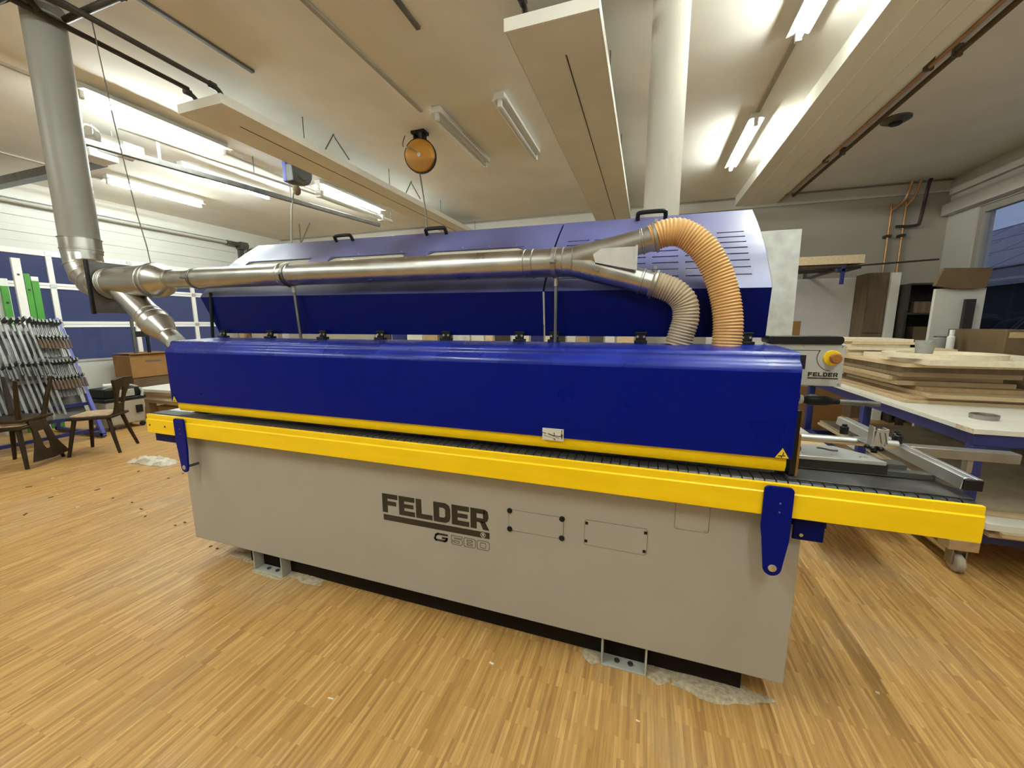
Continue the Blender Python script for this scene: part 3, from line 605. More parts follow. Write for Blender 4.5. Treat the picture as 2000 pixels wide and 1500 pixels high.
for (xt, s) in ((0.473, 1.0), (-2.705, 1.0)):
    MB().prism([(xt-0.0235, 1.031), (xt+0.0235, 1.031), (xt, 1.071)], 'y', 1.5448, 1.5465).build('warning_border', 'ink', hood, smooth=False)
    MB().prism([(xt-0.0205, 1.0328), (xt+0.0205, 1.0328), (xt, 1.0675)], 'y', 1.544, 1.5449).build('warning_triangle', 'warning_yellow', hood, smooth=False)
    flat(strip([(xt-0.011, 1.040), (xt+0.008, 1.0415)], 0, .0035, False)+strip([(xt+0.002, 1.043), (xt+0.003, 1.053)], 0, .003, False)+strip([(xt-0.004, 1.0405), (xt-0.001, 1.0355)], 0, .003, False), 1.544, 'hand_symbol', 'ink', hood, 0.0006)
# raised lid: two shells with windows and vent slots
LIDP = [(1.925, 1.440), (1.915, 1.52), (1.897, 1.645), (1.915, 1.672), (1.945, 1.706), (1.985, 1.752), (2.03, 1.800), (2.08, 1.848), (2.15, 1.908), (2.25, 1.985), (2.37, 2.068)]
def lid_arc():
    acc = [0]
    for i in range(1, len(LIDP)): acc.append(acc[-1]+math.hypot(LIDP[i][0]-LIDP[i-1][0], LIDP[i][1]-LIDP[i-1][1]))
    return acc
LA = lid_arc()
def lid_pt(x, s):
    for i in range(1, len(LA)):
        if s <= LA[i]+1e-9: break
    t_ = (s-LA[i-1])/(LA[i]-LA[i-1]); y = LIDP[i-1][0]+(LIDP[i][0]-LIDP[i-1][0])*t_; z = LIDP[i-1][1]+(LIDP[i][1]-LIDP[i-1][1])*t_
    return Vector((x, y, z + (0.48-x)/3.3*0.038*min(1, s/0.2)))
def lid_s(z):
    for i in range(1, len(LIDP)):
        if z <= LIDP[i][1]: return LA[i-1]+(LA[i]-LA[i-1])*(z-LIDP[i-1][1])/(LIDP[i][1]-LIDP[i-1][1])
    return LA[-1]
def lid_normal(x, s):
    d = (lid_pt(x, min(s+0.005, LA[-1]))-lid_pt(x, max(0, s-0.005))).normalized(); return d.cross(Vector((1, 0, 0))).normalized()*1.0
def shell(x0, x1, holes, name, left_cut=False):
    xs = sorted(set([x0, x1]+[h[0] for h in holes]+[h[1] for h in holes]))
    ss = sorted(set([round(v, 5) for v in LA]+[round(h[2], 5) for h in holes]+[round(h[3], 5) for h in holes]))
    b = MB(); vs = []; fs = []
    for x in xs:
        for s in ss:
            xx = x
            if left_cut and x == x0: xx = x0 + 0.11*max(0, 1-s/LA[2])
            vs.append(lid_pt(xx, s))
    n = len(ss)
    for i in range(len(xs)-1):
        for j in range(n-1):
            xm = (xs[i]+xs[i+1])/2; sm = (ss[j]+ss[j+1])/2
            if any(h[0] < xm < h[1] and h[2] < sm < h[3] for h in holes): continue
            fs.append((i*n+j, (i+1)*n+j, (i+1)*n+j+1, i*n+j+1))
    lows = [j for i in range(len(xs)-1) for j in range(n-1) if not any(h[0] < (xs[i]+xs[i+1])/2 < h[1] and h[2] < (ss[j]+ss[j+1])/2 < h[3] for h in holes)]
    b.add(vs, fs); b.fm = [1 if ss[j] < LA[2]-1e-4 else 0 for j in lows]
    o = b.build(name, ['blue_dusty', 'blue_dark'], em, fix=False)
    sd = o.modifiers.new('solid', 'SOLIDIFY'); sd.thickness = 0.006; sd.offset = 0.0
    es = o.modifiers.new('split', 'EDGE_SPLIT'); es.split_angle = math.radians(30)
    return o
S1, S2 = lid_s(1.735), 0.575
wins = [(-2.74, -2.16), (-2.0, -1.42), (-1.26, -0.66)]
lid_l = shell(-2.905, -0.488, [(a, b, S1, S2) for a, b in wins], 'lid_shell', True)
for a, b in wins:
    w_ = MB(); c = 0.028
    q = [lid_pt(a-0.015, S1-0.01), lid_pt(b+0.015, S1-0.01), lid_pt(b+0.015, S2+0.01), lid_pt(a-0.015, S2+0.01)]
    nrm = lid_normal(a, (S1+S2)/2)
    if nrm.y < 0: nrm = -nrm
    q = [p+nrm*0.006 for p in q]
    w_.add(q+[p+nrm*0.004 for p in q], [(0, 1, 2, 3), (7, 6, 5, 4), (0, 4, 5, 1), (1, 5, 6, 2), (2, 6, 7, 3), (3, 7, 4, 0)])
    w_.build('lid_window', 'window_film', lid_l, smooth=False)
    for xc, sx in ((a, 1), (b, -1)):   # chamfered corners of the cut-out
        tri = [lid_pt(xc, S2), lid_pt(xc+sx*0.035, S2), lid_pt(xc, S2-0.022)]
        MB().add(tri+[p+nrm*0.004 for p in tri], [(0, 1, 2), (5, 4, 3), (0, 3, 4, 1), (1, 4, 5, 2), (2, 5, 3, 0)]).build('corner_web', 'blue_dusty', lid_l, smooth=False)
    for i in range(4):
        p = lid_pt(a+(b-a)*(0.08+0.28*i), S2+0.022); n2 = lid_normal(a, S2+0.022); n2 = -n2 if n2.y > 0 else n2
        MB().lathe(p, n2, [(0, .005), (.005, .004)], 8).build('screw', 'steel', lid_l)
cols = [(-0.42+k*0.144, -0.42+k*0.144+0.115) for k in range(6)]
holes = [(a, b, 0.6-0.0455*k-0.0042, 0.6-0.0455*k+0.0042) for a, b in cols for k in range(8)]
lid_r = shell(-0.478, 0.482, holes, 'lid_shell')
for root, xs in ((lid_l, (-2.895, -0.490)), (lid_r, (-0.476, 0.480))):
    for x in xs:
        P = [lid_pt(x, s) for s in LA[2:]]
        back = [Vector((x, 2.37, 1.99)), Vector((x, 2.0, 1.66))]
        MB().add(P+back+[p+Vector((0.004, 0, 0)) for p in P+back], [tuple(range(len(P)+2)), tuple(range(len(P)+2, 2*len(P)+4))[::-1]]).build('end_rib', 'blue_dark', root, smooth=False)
    x0_, x1_ = xs
    q0 = lid_pt(x0_, LA[-1]); q1 = lid_pt(x1_, LA[-1])
    MB().add([q0, q1, q1+Vector((0, 0.03, -0.02)), q0+Vector((0, 0.03, -0.02)), q0+Vector((0, 0, -0.006)), q1+Vector((0, 0, -0.006)), q1+Vector((0, 0.03, -0.026)), q0+Vector((0, 0.03, -0.026))], [(0, 1, 2, 3), (7, 6, 5, 4), (0, 4, 5, 1), (3, 2, 6, 7), (0, 3, 7, 4), (1, 5, 6, 2)]).build('top_flange', 'blue_dusty', root, smooth=False)
for x, root in ((-2.045, lid_l), (-1.31, lid_l), (-0.0, lid_r)):
    p = lid_pt(x, LA[-1]-0.035); n2 = lid_normal(x, LA[-1]-0.035); n2 = -n2 if n2.z < 0 else n2
    P = [p+Vector((-0.07, 0, 0)), p+Vector((-0.07, 0, 0))+n2*0.030, p+Vector((-0.055, 0, 0))+n2*0.043, p+Vector((0.055, 0, 0))+n2*0.043, p+Vector((0.07, 0, 0))+n2*0.030, p+Vector((0.07, 0, 0))]
    MB().sweep(spline(P, 4), [0.0115]*21, 8).build('lid_handle', 'black_plastic', root)
for x in (-2.72, -2.295, -1.865, -1.445, -1.02, -0.605, -0.425, -0.02, 0.405):
    h_ = MB().box(x-0.028, x+0.028, 1.868, 1.915, 1.411, 1.424).box(x-0.022, x+0.022, 1.888, 1.900, 1.424, 1.452).box(x-0.026, x+0.026, 1.886, 1.905, 1.452, 1.462).build('hinge', 'black_plastic', em, bev=0.002)
    for d in (-0.014, 0.014): MB().lathe((x+d, 1.888, 1.440), (0, -1, 0), [(0, .0055), (.003, .005)], 8).build('screw', 'steel', h_)
MB().sweep([(-2.83, 1.895, 1.41), (-2.80, 1.895, 1.715)], 0.010, 8).build('lid_strut', 'black_plastic', em)
# control terminal
ct = MB().box(0.47, 0.738, 1.85, 1.90, 1.252, 1.418).build('control_panel', 'grey_light', em, bev=0.002)
MB().prism(rr(0.475, 0.728, 1.418, 1.449, 0.012), 'y', 1.842, 1.955).build('panel_cap', 'black_plastic', ct, bev=0.002)
word('FELDER', 0.624, 1.290, 0.0146, 0.0165, 0.0022, 1.85, 'ink', ct, 0.0008)
flat([[(0.624, 1.281), (0.7245, 1.281), (0.7245, 1.2855), (0.624, 1.2855)]], 1.85, 'logo_bar', 'ink', ct, 0.0008)
flat(strip([(0.50, 1.393), (0.657, 1.393)]+[(0.654, 1.391)]+arc(0.700, 1.365, 0.052, 150, 265, 10), 0, 0.0022, False), 1.85, 'panel_line', 'ink', ct, 0.0006)
flat([[(0.55, 1.262+0.02), (0.606, 1.282), (0.606, 1.284), (0.55, 1.284)]], 1.85, 'panel_line', 'ink', ct, 0.0006)
flat([[(0.56, 1.318), (0.612, 1.318), (0.612, 1.374), (0.56, 1.374)]], 1.85, 'display', 'screen', ct, 0.0012)
MB().lathe((0.698, 1.85, 1.365), (0, -1, 0), [(0, 0.030), (0.003, 0.030), (0.005, 0.028)], 28).build('emergency_ring', 'estop_yellow', ct)
MB().lathe((0.698, 1.846, 1.365), (0, -1, 0), [(0, 0.0125), (0.020, 0.0125), (0.022, 0.0195), (0.032, 0.0205), (0.039, 0.016)], 24).build('emergency_button', 'estop_red', ct)
for x, z in ((0.728, 1.41), (0.60, 1.41), (0.728, 1.262)): MB().lathe((x, 1.85, z), (0, -1, 0), [(0, .004), (.002, .0035)], 8).build('screw', 'steel', ct)
MB().box(0.44, 0.50, 1.89, 1.95, 1.05, 1.40).build('panel_post', 'black_plastic', em, bev=0.004)
# adjusting crank with black grip
ck = MB().tube((0.56, 1.92, 1.185), (0.90, 1.92, 1.178), 0.011, n=14).build('adjusting_crank', 'steel_dark', em)
MB().lathe((0.615, 1.92, 1.184), (1, 0, -0.02), [(0, .016), (.03, .016), (.034, .019), (.05, .024), (.10, .022), (.135, .013), (.15, .013)], 18).build('crank_grip', 'black_plastic', ck)
MB().lathe((0.612, 1.92, 1.184), (1, 0, -0.02), [(0, .0155), (.004, .018), (.024, .018), (.028, .0155)], 18).build('grip_ferrule', 'grey_light', ck)
MB().lathe((0.56, 1.90, 1.20), (0, -1, 0), [(-0.03, .03), (0, .055), (.03, .055), (.04, .045)], 20).build('crank_hub', 'black_plastic', ck)

# ---------------------------------------------------------------- dust extraction duct
dd = thing('extraction_duct', 'galvanised dust extraction duct with white riser and two hoses on the machine', 'duct', (-4.12, 1.87, 3.7))
DY = 1.855
def dz(x): return 1.782 + (-0.43-x)*0.0088
def ridge(b, x, r, w_=0.008, h_=0.004): return b.lathe((x, DY, dz(x)), (1, 0, -0.0088), [(0, r), (w_*.3, r+h_), (w_*.7, r+h_), (w_, r)], 28, False, False)
VX = -4.11
MB().tube((VX, DY+0.015, 2.135), (VX, DY+0.015, ZC), 0.112, n=36).build('white_riser', 'pvc', dd)
col_ = MB().lathe((VX, DY+0.015, 2.145), (0, 0, -1), [(0, .122), (.003, .122), (.004, .116), (.075, .116), (.078, .120), (.086, .120), (.088, .116), (.11, .116)], 36).build('riser_collar', 'galv', dd)
# segmented elbow
R_ = 0.235; cxe, cze = VX+R_, 2.037; pe = []
for i in range(5):
    a = PI+PI/2*i/4; pe.append(Vector((cxe+R_*math.cos(a), DY+0.012-0.003*i, cze+R_*math.sin(a))))
for i in range(4):
    b = MB(); d = (pe[i+1]-pe[i])
    b.tube(pe[i]-d*0.06, pe[i+1]+d*0.06, 0.112, n=32, caps=False); b.lathe(pe[i+1]-d.normalized()*0.004, d, [(0, .112), (.003, .117), (.009, .117), (.012, .112)], 32, False, False)
    b.build('elbow_segment', 'galv', dd)
XG = -3.80; ZG = pe[-1].z
MB().tube(pe[-1], (XG, DY, ZG), 0.112, n=32, caps=False).build('elbow_outlet', 'galv', dd)
gt = MB().box(XG, XG+0.016, 1.745, 2.10, 1.585, 1.95).build('gate_blade', 'steel_dark', dd, bev=0.003)
MB().box(XG-0.004, XG+0.024, 1.725, 1.745, 1.575, 1.96).build('gate_edge', 'black_plastic', gt, bev=0.005)
b = MB().tube((XG+0.016, DY, ZG), (-3.265, DY, dz(-3.265)), 0.108, n=36, caps=False)
for x in (XG+0.03, XG+0.055, XG+0.075, -3.32): b.lathe((x, DY, ZG), (1, 0, 0), [(0, .108), (.003, .115), (.009, .115), (.012, .108)], 36, False, False)
b.build('wye_body', 'galv', dd)
b = MB().lathe((-3.27, DY, dz(-3.27)), (1, 0, 0), [(0, .112), (.003, .118), (.012, .118), (.015, .112), (.05, .112), (.14, .064), (.15, .060), (.155, .066), (.165, .066), (.17, .060)], 36, False, False)
b.build('reducer', 'galv', dd)
MB().tube((-3.10, DY, dz(-3.1)), (-2.86, DY, dz(-2.86)), 0.060, n=28, caps=False).build('duct_section', 'galv', dd)
cl_ = MB().lathe((-2.865, DY, dz(-2.86)), (1, 0, 0), [(0, .066), (.001, .069), (.019, .069), (.02, .066)], 28, False, False).box(-2.862, -2.848, DY-0.10, DY-0.065, dz(-2.86)-0.012, dz(-2.86)-0.002).build('duct_clamp', 'steel_dark', dd)
sec = [(-2.86, -2.045), (-2.045, -0.545), (-0.545, -0.36)]
for i, (xa, xb) in enumerate(sec):
    b = MB().tube((xa, DY, dz(xa)), (xb, DY, dz(xb)), 0.0645, n=32, caps=False)
    for x in ((xb-0.055, xb-0.02) if i == 0 else (xa+0.02, xb-0.02)): ridge(b, x, 0.0645)
    b.build('duct_section', 'galv', dd)
for x in (-2.045, -0.415):
    c_ = MB().lathe((x-0.011, DY, dz(x)), (1, 0, 0), [(0, .066), (.001, .070), (.021, .070), (.022, .066)], 32, False, False).box(x-0.011, x+0.011, DY-0.085, DY-0.067, dz(x)-0.008, dz(x)+0.002)
    if x > -1: c_.box(x-0.014, x+0.014, DY-0.078, DY-0.066, dz(x)-0.012, dz(x)+0.006).tube((x, DY-0.072, dz(x)-0.01), (x, DY-0.072, dz(x)+0.03), 0.004, n=8)
    c_.build('duct_clamp', 'galv_dull', dd)
    yb_ = DY+0.015
    s_ = MB().tube((x+0.03 if x < -1 else x, yb_, 1.412), (x+0.006 if x < -1 else x, yb_, dz(x)-0.075), 0.0085, n=10).build('support_post', 'steel_dark', dd)
    MB().tube((x+0.008 if x < -1 else x, yb_, dz(x)-0.105), (x+0.005 if x < -1 else x, yb_, dz(x)-0.06), 0.0115, n=10).build('post_thread', 'galv', s_)
    if x < -1: MB().sweep(spline([(x-0.005, DY-0.07, dz(x)-0.01), (x+0.0, DY-0.06, dz(x)-0.05), (x+0.008, DY-0.01, dz(x)-0.075)], 4), 0.005, 6).build('strap_wire', 'ink', dd)
# left branch down to the machine
b0_ = Vector((-3.72, DY, 1.80)); bd = Vector((0.70, -0.02, -0.50)).normalized()
MB().tube(b0_, b0_+bd*0.42, 0.083, n=30, caps=False).build('wye_branch', 'galv', dd)
MB().lathe(b0_+bd*0.40, bd, [(0, .084), (.003, .089), (.012, .089), (.015, .086), (.05, .086), (.053, .096), (.062, .098), (.066, .094), (.12, .094), (.123, .097), (.13, .094), (.235, .062), (.24, .060), (.245, .064), (.25, .060), (.33, .060)], 32, False, False).build('branch_reducer', 'galv', dd)
MB().sweep(spline([b0_+bd*0.70, b0_+bd*0.78, (-3.02, DY, 1.24), (-2.86, DY, 1.14), (-2.68, DY, 1.12)], 6), 0.058, 20).build('branch_hose', 'grey_plastic', dd)
# twin branch at the infeed end
ya = Vector((-0.36, DY, dz(-0.36)))
e1 = Vector((0.010, DY, 1.862)); e2 = Vector((0.015, DY, 1.672))
for e in (e1, e2):
    d = (e-ya)
    p0_ = ya+Vector((-0.03, 0, 0)); q = ya+d*0.30
    b = MB().sweep([p0_, ya+d*0.05, q, ya+d*0.6, e], [0.0645, 0.0625, 0.058, 0.053, 0.052], 28, False)
    b.lathe(e-d.normalized()*0.05, d, [(0, .052), (.003, .0565), (.009, .0565), (.012, .052)], 28, False, False)
    b.build('twin_branch', 'galv', dd)
ridge(MB(), -0.335, 0.064).build('branch_seam', 'galv', dd)
MB().prism([(-0.235, 1.800), (-0.225, 1.765), (-0.055, 1.727), (-0.055, 1.823), (-0.20, 1.823)], 'y', DY-0.062, DY-0.058).box(-0.058, -0.048, DY-0.068, DY-0.045, 1.727, 1.825).build('branch_web', 'sheet_bright', dd)
def hose(pts, r, m):
    P = spline(pts, 60); acc = [0]
    for i in range(1, len(P)): acc.append(acc[-1]+(P[i]-P[i-1]).length)
    N = int(acc[-1]/0.0125)*5; Q = []; rr_ = []; j = 0
    for k in range(N+1):
        s = acc[-1]*k/N
        while j < len(acc)-2 and acc[j+1] < s: j += 1
        t_ = (s-acc[j])/max(1e-9, acc[j+1]-acc[j]); Q.append(P[j].lerp(P[j+1], t_)); ph = (k % 5)/5.0
        rr_.append(r*(1-0.085*(0.5-0.5*math.cos(2*PI*ph))))
    return MB().sweep(Q, rr_, 24).build('flexible_hose', m, dd)
h1 = hose([(0.005, DY, 1.861), (0.06, DY, 1.880), (0.125, DY, 1.875), (0.20, DY-0.003, 1.820), (0.262, DY-0.006, 1.725), (0.303, DY-0.01, 1.61), (0.322, DY-0.015, 1.50), (0.322, DY-0.02, 1.405)], 0.0585, 'hose_tan')
h1['label'] = 'tan ribbed hose'
h2 = hose([(0.012, DY, 1.673), (0.06, DY, 1.658), (0.115, DY, 1.630), (0.152, DY, 1.585), (0.160, DY, 1.52), (0.148, DY, 1.46), (0.135, DY, 1.405)], 0.056, 'hose_grey')
h2['label'] = 'greyish ribbed hose'
for e, dv in ((e1, Vector((1, 0, 0.25))), (e2, Vector((1, 0, -0.30)))):
    p = e+dv.normalized()*0.004
    MB().lathe(p, dv, [(0, .0605), (.001, .063), (.011, .063), (.012, .0605)], 28, False, False).box(p.x, p.x+0.014, p.y-0.02, p.y+0.01, p.z+0.060, p.z+0.074).build('hose_clamp', 'galv_dull', dd)
tag(MB().sweep([(-3.93, 2.05, ZC-0.002), (-3.79, 2.02, 3.0), (-3.55, 1.95, 2.3), (-3.40, 1.90, 2.05), (-3.33, 1.87, 1.925)], 0.004, 6).build('hanging_wire', 'wire_grey'), 'thin grey wire from the ceiling down to the galvanised duct', 'wire')

# ---------------------------------------------------------------- things hanging from the ceiling
def reel_yellow():
    x, y, z = -2.59, 4.30, 3.44
    t = thing('balancer_reel', 'round orange spring balancer reel hanging from the ceiling by a black bracket', 'reel', (x, y, ZC))
    d = Vector((0.25, -1, -0.12)).normalized()
    MB().lathe(Vector((x, y, z))-d*0.05, d, [(0, 0.13), (0.006, 0.165), (0.03, 0.18), (0.07, 0.18), (0.094, 0.165), (0.102, 0.14)], 36).build('drum', 'reel_orange', t)
    MB().lathe(Vector((x, y, z))-d*0.025, d, [(0, 0.186), (0.05, 0.186)], 36).build('rim', 'black_plastic', t)
    MB().lathe(Vector((x, y, z))+d*0.05, d, [(0, 0.022), (0.014, 0.022)], 14).build('hub_screw', 'steel', t)
    MB().box(x-0.085, x+0.085, y-0.06, y+0.06, ZC-0.03, ZC).box(x-0.065, x-0.045, y-0.04, y+0.04, ZC-0.15, ZC-0.03).box(x+0.045, x+0.065, y-0.04, y+0.04, ZC-0.15, ZC-0.03).box(x-0.065, x+0.065, y-0.02, y+0.02, ZC-0.15, ZC-0.10).build('mount_bracket', 'black_plastic', t)
    MB().sweep(spline([(x-0.01, y-0.08, z+0.02), (x-0.10, y-0.10, z+0.07), (x-0.19, y-0.05, z+0.10), (x-0.235, y, z+0.17), (x-0.20, y, z+0.25)], 5), 0.007, 6).build('lock_lever', 'wire_grey', t)
    MB().sweep([(x-0.02, y, z-0.17), (-2.42, y-0.2, 2.70), (-2.35, y-0.35, 2.0)], 0.008, 6).build('pull_cord', 'wire_grey', t)
reel_yellow()
def reel_grey():
    x, y, z = -4.62, 4.45, 3.545
    t = thing('cable_reel', 'small grey cable reel hanging beside the lit lamp', 'reel', (x, y, ZC))
    pr = [(y-0.15, z-0.15), (y-0.16, z+0.05), (y-0.10, z+0.13), (y-0.02, z+0.16)]+arc(y+0.02, z, 0.16, 80, -70, 8)+[(y-0.02, z-0.17)]
    MB().prism(pr, 'x', x-0.03, x+0.09).build('housing', 'reel_grey', t, bev=0.012)
    MB().box(x-0.095, x-0.03, y-0.15, y+0.05, z-0.15, z+0.11).build('side_plate', 'reel_blue', t, bev=0.012)
    MB().lathe((x+0.09, y, z), (1, 0, 0), [(0, .11), (.01, .10)], 20).build('face_disc', 'reel_grey', t)
    MB().box(x-0.09, x-0.06, y-0.12, y-0.08, z+0.10, ZC).box(x+0.04, x+0.07, y+0.04, y+0.08, z+0.10, ZC).build('mount_bracket', 'black_plastic', t)
    MB().sweep([(x+0.0, y-0.05, z-0.16), (-4.50, y-0.25, 3.0), (-4.35, y-0.45, 2.40)], 0.008, 6).build('cable', 'wire_grey', t)
    MB().ball((-4.35, y-0.46, 2.385), 0.03).build('cable_stop', 'black_plastic', t)
    MB().ball((x+0.10, y-0.12, z-0.27), 0.05, 0.05, 0.065).build('stop_ball', 'cardboard_dark', t)
reel_grey()
t = thing('door_opener', 'chrome door opener motor hanging beside the tall white pipe', 'motor', (-5.75, 3.0, ZC))
MB().tube((-6.05, 2.95, 3.52), (-5.82, 3.0, 3.50), 0.075, n=18).lathe((-6.06, 2.95, 3.52), (-1, 0, 0), [(0, .07), (.03, .05)], 18).build('motor', 'steel', t)
MB().tube((-5.82, 2.92, 3.50), (-5.80, 3.22, 3.49), 0.10, n=18).build('gearbox', 'steel', t)
MB().box(-5.80, -5.70, 3.1, 3.3, 3.42, 3.56).build('chain_case', 'alu', t, bev=0.01)
MB().box(-6.1, -5.82, 2.85, 3.1, 3.33, 3.42).build('control_box', 'white_lacquer', t, bev=0.01)
for y in (2.95, 3.12): MB().sweep([(-5.93, y, 3.42), (-5.93, y, ZC)], 0.008, 6).build('hanger_rod', 'steel', t)
MB().sweep(spline([(-6.0, 2.85, 3.58), (-5.9, 2.88, 3.66), (-5.80, 2.93, 3.60), (-5.80, 2.95, 3.45)], 4), 0.012, 6).build('cable_loop', 'white_cable', t)
t = thing('conveyor_rail', 'dark steel rail hanging under the ceiling from the opener towards the far wall', 'rail', (-5.19, 2.65, 3.3))
MB().beam((-5.40, 2.60, 3.31), (-4.74, 6.35, 3.30), 0.05, 0.06).build('channel', 'steel_dark', t, bev=0.004)
for y in (3.2, 4.7):
    x = -5.40+(y-2.6)/3.75*0.66; MB().beam((x, y, 3.33), (x, y, ZC-0.03), 0.03, 0.006).build('hanger', 'galv_dull', t)
t = thing('conduit', 'white plastic conduit running below the lit lamps towards the far wall', 'conduit', (-5.08, 2.75, 3.42))
MB().sweep([(-5.12, 2.75, 3.46), (-4.98, 4.1, 3.46), (-4.86, 5.1, 3.46)], 0.016, 8).build('thin_run', 'white_cable', t)
MB().sweep([(-4.86, 5.1, 3.46), (-4.80, 5.5, 3.44), (-4.72, 6.70, 3.44)], 0.035, 10).build('thick_run', 'lamp_white', t)
for p in ((-4.80, 5.02, 3.46), (-4.73, 6.4, 3.44)): MB().box(p[0]-0.05, p[0]+0.05, p[1]-0.03, p[1]+0.03, p[2]-0.05, p[2]+0.05).build('clip', 'lamp_white', t)
for p in ((-4.98, 4.1, 3.46), (-4.72, 6.68, 3.44)): MB().tube(p, (p[0], p[1], ZC-0.03), 0.006, n=6).build('hanger_rod', 'steel_dark', t)
t = thing('ceiling_rosette', 'white round rosette on the ceiling beside the lamp behind the grey reel', 'rosette', (-4.25, 5.3, ZC))
MB().lathe((-4.35, 5.55, ZC), (0, 0, -1), [(0, .14), (.02, .14), (.05, .10)], 20).build('cover', 'lamp_white', t)
for i, (x, y) in enumerate(((-3.56, 4.0), (-3.56, 5.6))):
    t = thing('chain_clip', 'bent wire clip on the edge of the heating panel, '+('nearer the viewer' if i == 0 else 'farther back'), 'clip', (x, y, 3.5), 'wire clips on the heating panel')
    MB().sweep([(x-0.02, y-0.12, 3.485), (x+0.02, y-0.02, 3.68), (x, y+0.02, 3.66), (x+0.02, y+0.22, 3.49)], 0.008, 6).build('bent_wire', 'wire_grey', t)

# ---------------------------------------------------------------- assembly bench with boards on the right
bt = thing('assembly_bench', 'white-topped assembly bench with blue steel frame on casters', 'bench', (1.85, 2.96, 0))
MB().box(1.80, 3.30, 2.89, 5.36, 0.872, 0.902).build('bench_top', 'chipboard_white', bt, bev=0.002)
MB().box(1.797, 1.80, 2.89, 3.02, 0.873, 0.901).build('edge_chip', 'board_edge', bt)
for a in ((1.815, 3.285, 2.905, 2.955), (1.815, 3.285, 5.295, 5.345), (1.815, 1.865, 2.9555, 5.2945), (3.235, 3.285, 2.9555, 5.2945)):
    MB().box(*a, 0.80, 0.871).build('frame_beam', 'bench_blue', bt, bev=0.004)
for x in (1.815, 3.225):
    for y in (2.905, 4.10, 5.285):
        MB().box(x, x+0.06, y, y+0.06, 0.215, 0.80).build('leg', 'bench_blue', bt, bev=0.004)
MB().prism([(1.875, 0.80), (1.99, 0.80), (1.96, 0.745), (1.875, 0.745)], 'y', 2.915, 2.925).build('gusset', 'bench_blue', bt)
for a in ((1.876, 3.224, 2.905, 2.965), (1.815, 1.875, 2.966, 4.099), (1.815, 1.875, 4.161, 5.284), (3.225, 3.285, 2.966, 4.099), (3.225, 3.285, 4.161, 5.284), (1.876, 3.224, 5.285, 5.345)):
    MB().box(*a, 0.215, 0.275).build('lower_beam', 'bench_blue', bt, bev=0.004)
for x, y in ((1.86, 2.95), (3.24, 2.95), (1.86, 5.3), (3.24, 5.3)):
    MB().box(x-0.07, x+0.07, y-0.05, y+0.05, 0.150, 0.214).build('caster_block', 'mdf_brown', bt, bev=0.003)
    fk = MB().box(x-0.035, x-0.028, y-0.03, y+0.03, 0.045, 0.148).box(x+0.028, x+0.035, y-0.03, y+0.03, 0.045, 0.148).box(x-0.035, x+0.035, y-0.03, y+0.03, 0.140, 0.150).build('caster_fork', 'galv_dull', bt, bev=0.002)
    MB().lathe((x-0.022, y-0.01, 0.0575), (1, 0, 0), [(0, .040), (.002, .050), (.008, .0575), (.036, .0575), (.042, .050), (.044, .040)], 24).build('caster_wheel', 'bin_beige', bt)
GB = 'boards stored on the lower shelf of the bench'
def board(name, x0, x1, y0, y1, z0, z1, m, label, group, rot=0.0):
    cx_, cy_ = (x0+x1)/2, (y0+y1)/2; ux = Vector((math.cos(rot), math.sin(rot), 0)); uy = Vector((-math.sin(rot), math.cos(rot), 0))
    o = MB().obox((cx_, cy_, (z0+z1)/2), ux, uy, (0, 0, 1), (x1-x0)/2, (y1-y0)/2, (z1-z0)/2-0.0003).build(name, m, bev=0.0015)
    return tag(o, label, 'board', group)
board('panel_board', 1.93, 3.20, 2.86, 4.9, 0.276, 0.300, 'plywood', 'plywood board lying lowest on the bench lower shelf', GB)
board('panel_board', 1.95, 3.18, 2.82, 4.6, 0.300, 0.326, 'plywood', 'second plywood board on the bench lower shelf', GB, 0.01)
board('panel_board', 1.90, 3.18, 2.84, 4.7, 0.326, 0.366, 'chipboard_white', 'pale thick board in the middle of the lower shelf pile', GB)
board('panel_board', 1.90, 3.2, 2.96, 5.2, 0.366, 0.388, 'plywood', 'plywood board second from the top on the lower shelf', GB)
board('panel_board', 1.92, 3.2, 3.00, 5.2, 0.388, 0.412, 'dusty_board', 'dusty tan board on top of the lower shelf pile', GB)
# pile of boards on the bench top
GP = 'stacked panels on the bench'
zs = 0.902
pile = [('plywood', 0.026, 1.88, 2.70, 3.70, 5.20, 0.0), ('mdf_brown', 0.022, 1.90, 2.62, 3.72, 5.22, 0.02), ('plywood', 0.030, 2.02, 2.80, 3.66, 5.0, -0.02), ('mdf_brown', 0.034, 2.02, 2.66, 3.80, 5.2, 0.01),
        ('plywood', 0.036, 1.90, 2.60, 3.88, 5.25, 0.015), ('plywood', 0.034, 1.88, 2.56, 3.92, 5.2, -0.01), ('plywood', 0.040, 1.92, 2.62, 3.86, 5.2, 0.0), ('brown_board', 0.042, 1.88, 2.80, 3.80, 5.1, -0.01), ('pine', 0.030, 1.86, 2.60, 3.78, 5.2, 0.03), ('pine_pale', 0.040, 1.95, 2.90, 3.60, 4.55, -0.015)]  # dark eighth board: underside shadow put into its colour
ords = ['lowest', 'second', 'third', 'fourth', 'fifth', 'sixth', 'seventh', 'eighth', 'ninth', 'topmost']
look = {'plywood': 'plywood', 'mdf_brown': 'brown fibreboard', 'brown_board': 'shadow-coloured', 'pine': 'yellowish pine', 'pine_pale': 'pale pine'}
for k, (m, th, xa, xb, ya_, yb_, r) in enumerate(pile):
    board('panel_board', xa, xb, ya_, yb_, zs, zs+th, m, '%s board, %s in the pile on the bench%s' % (look[m], ords[k], '' if k in (0, 9) else ' counted from the bottom'), GP, r); zs += th
ztop = zs
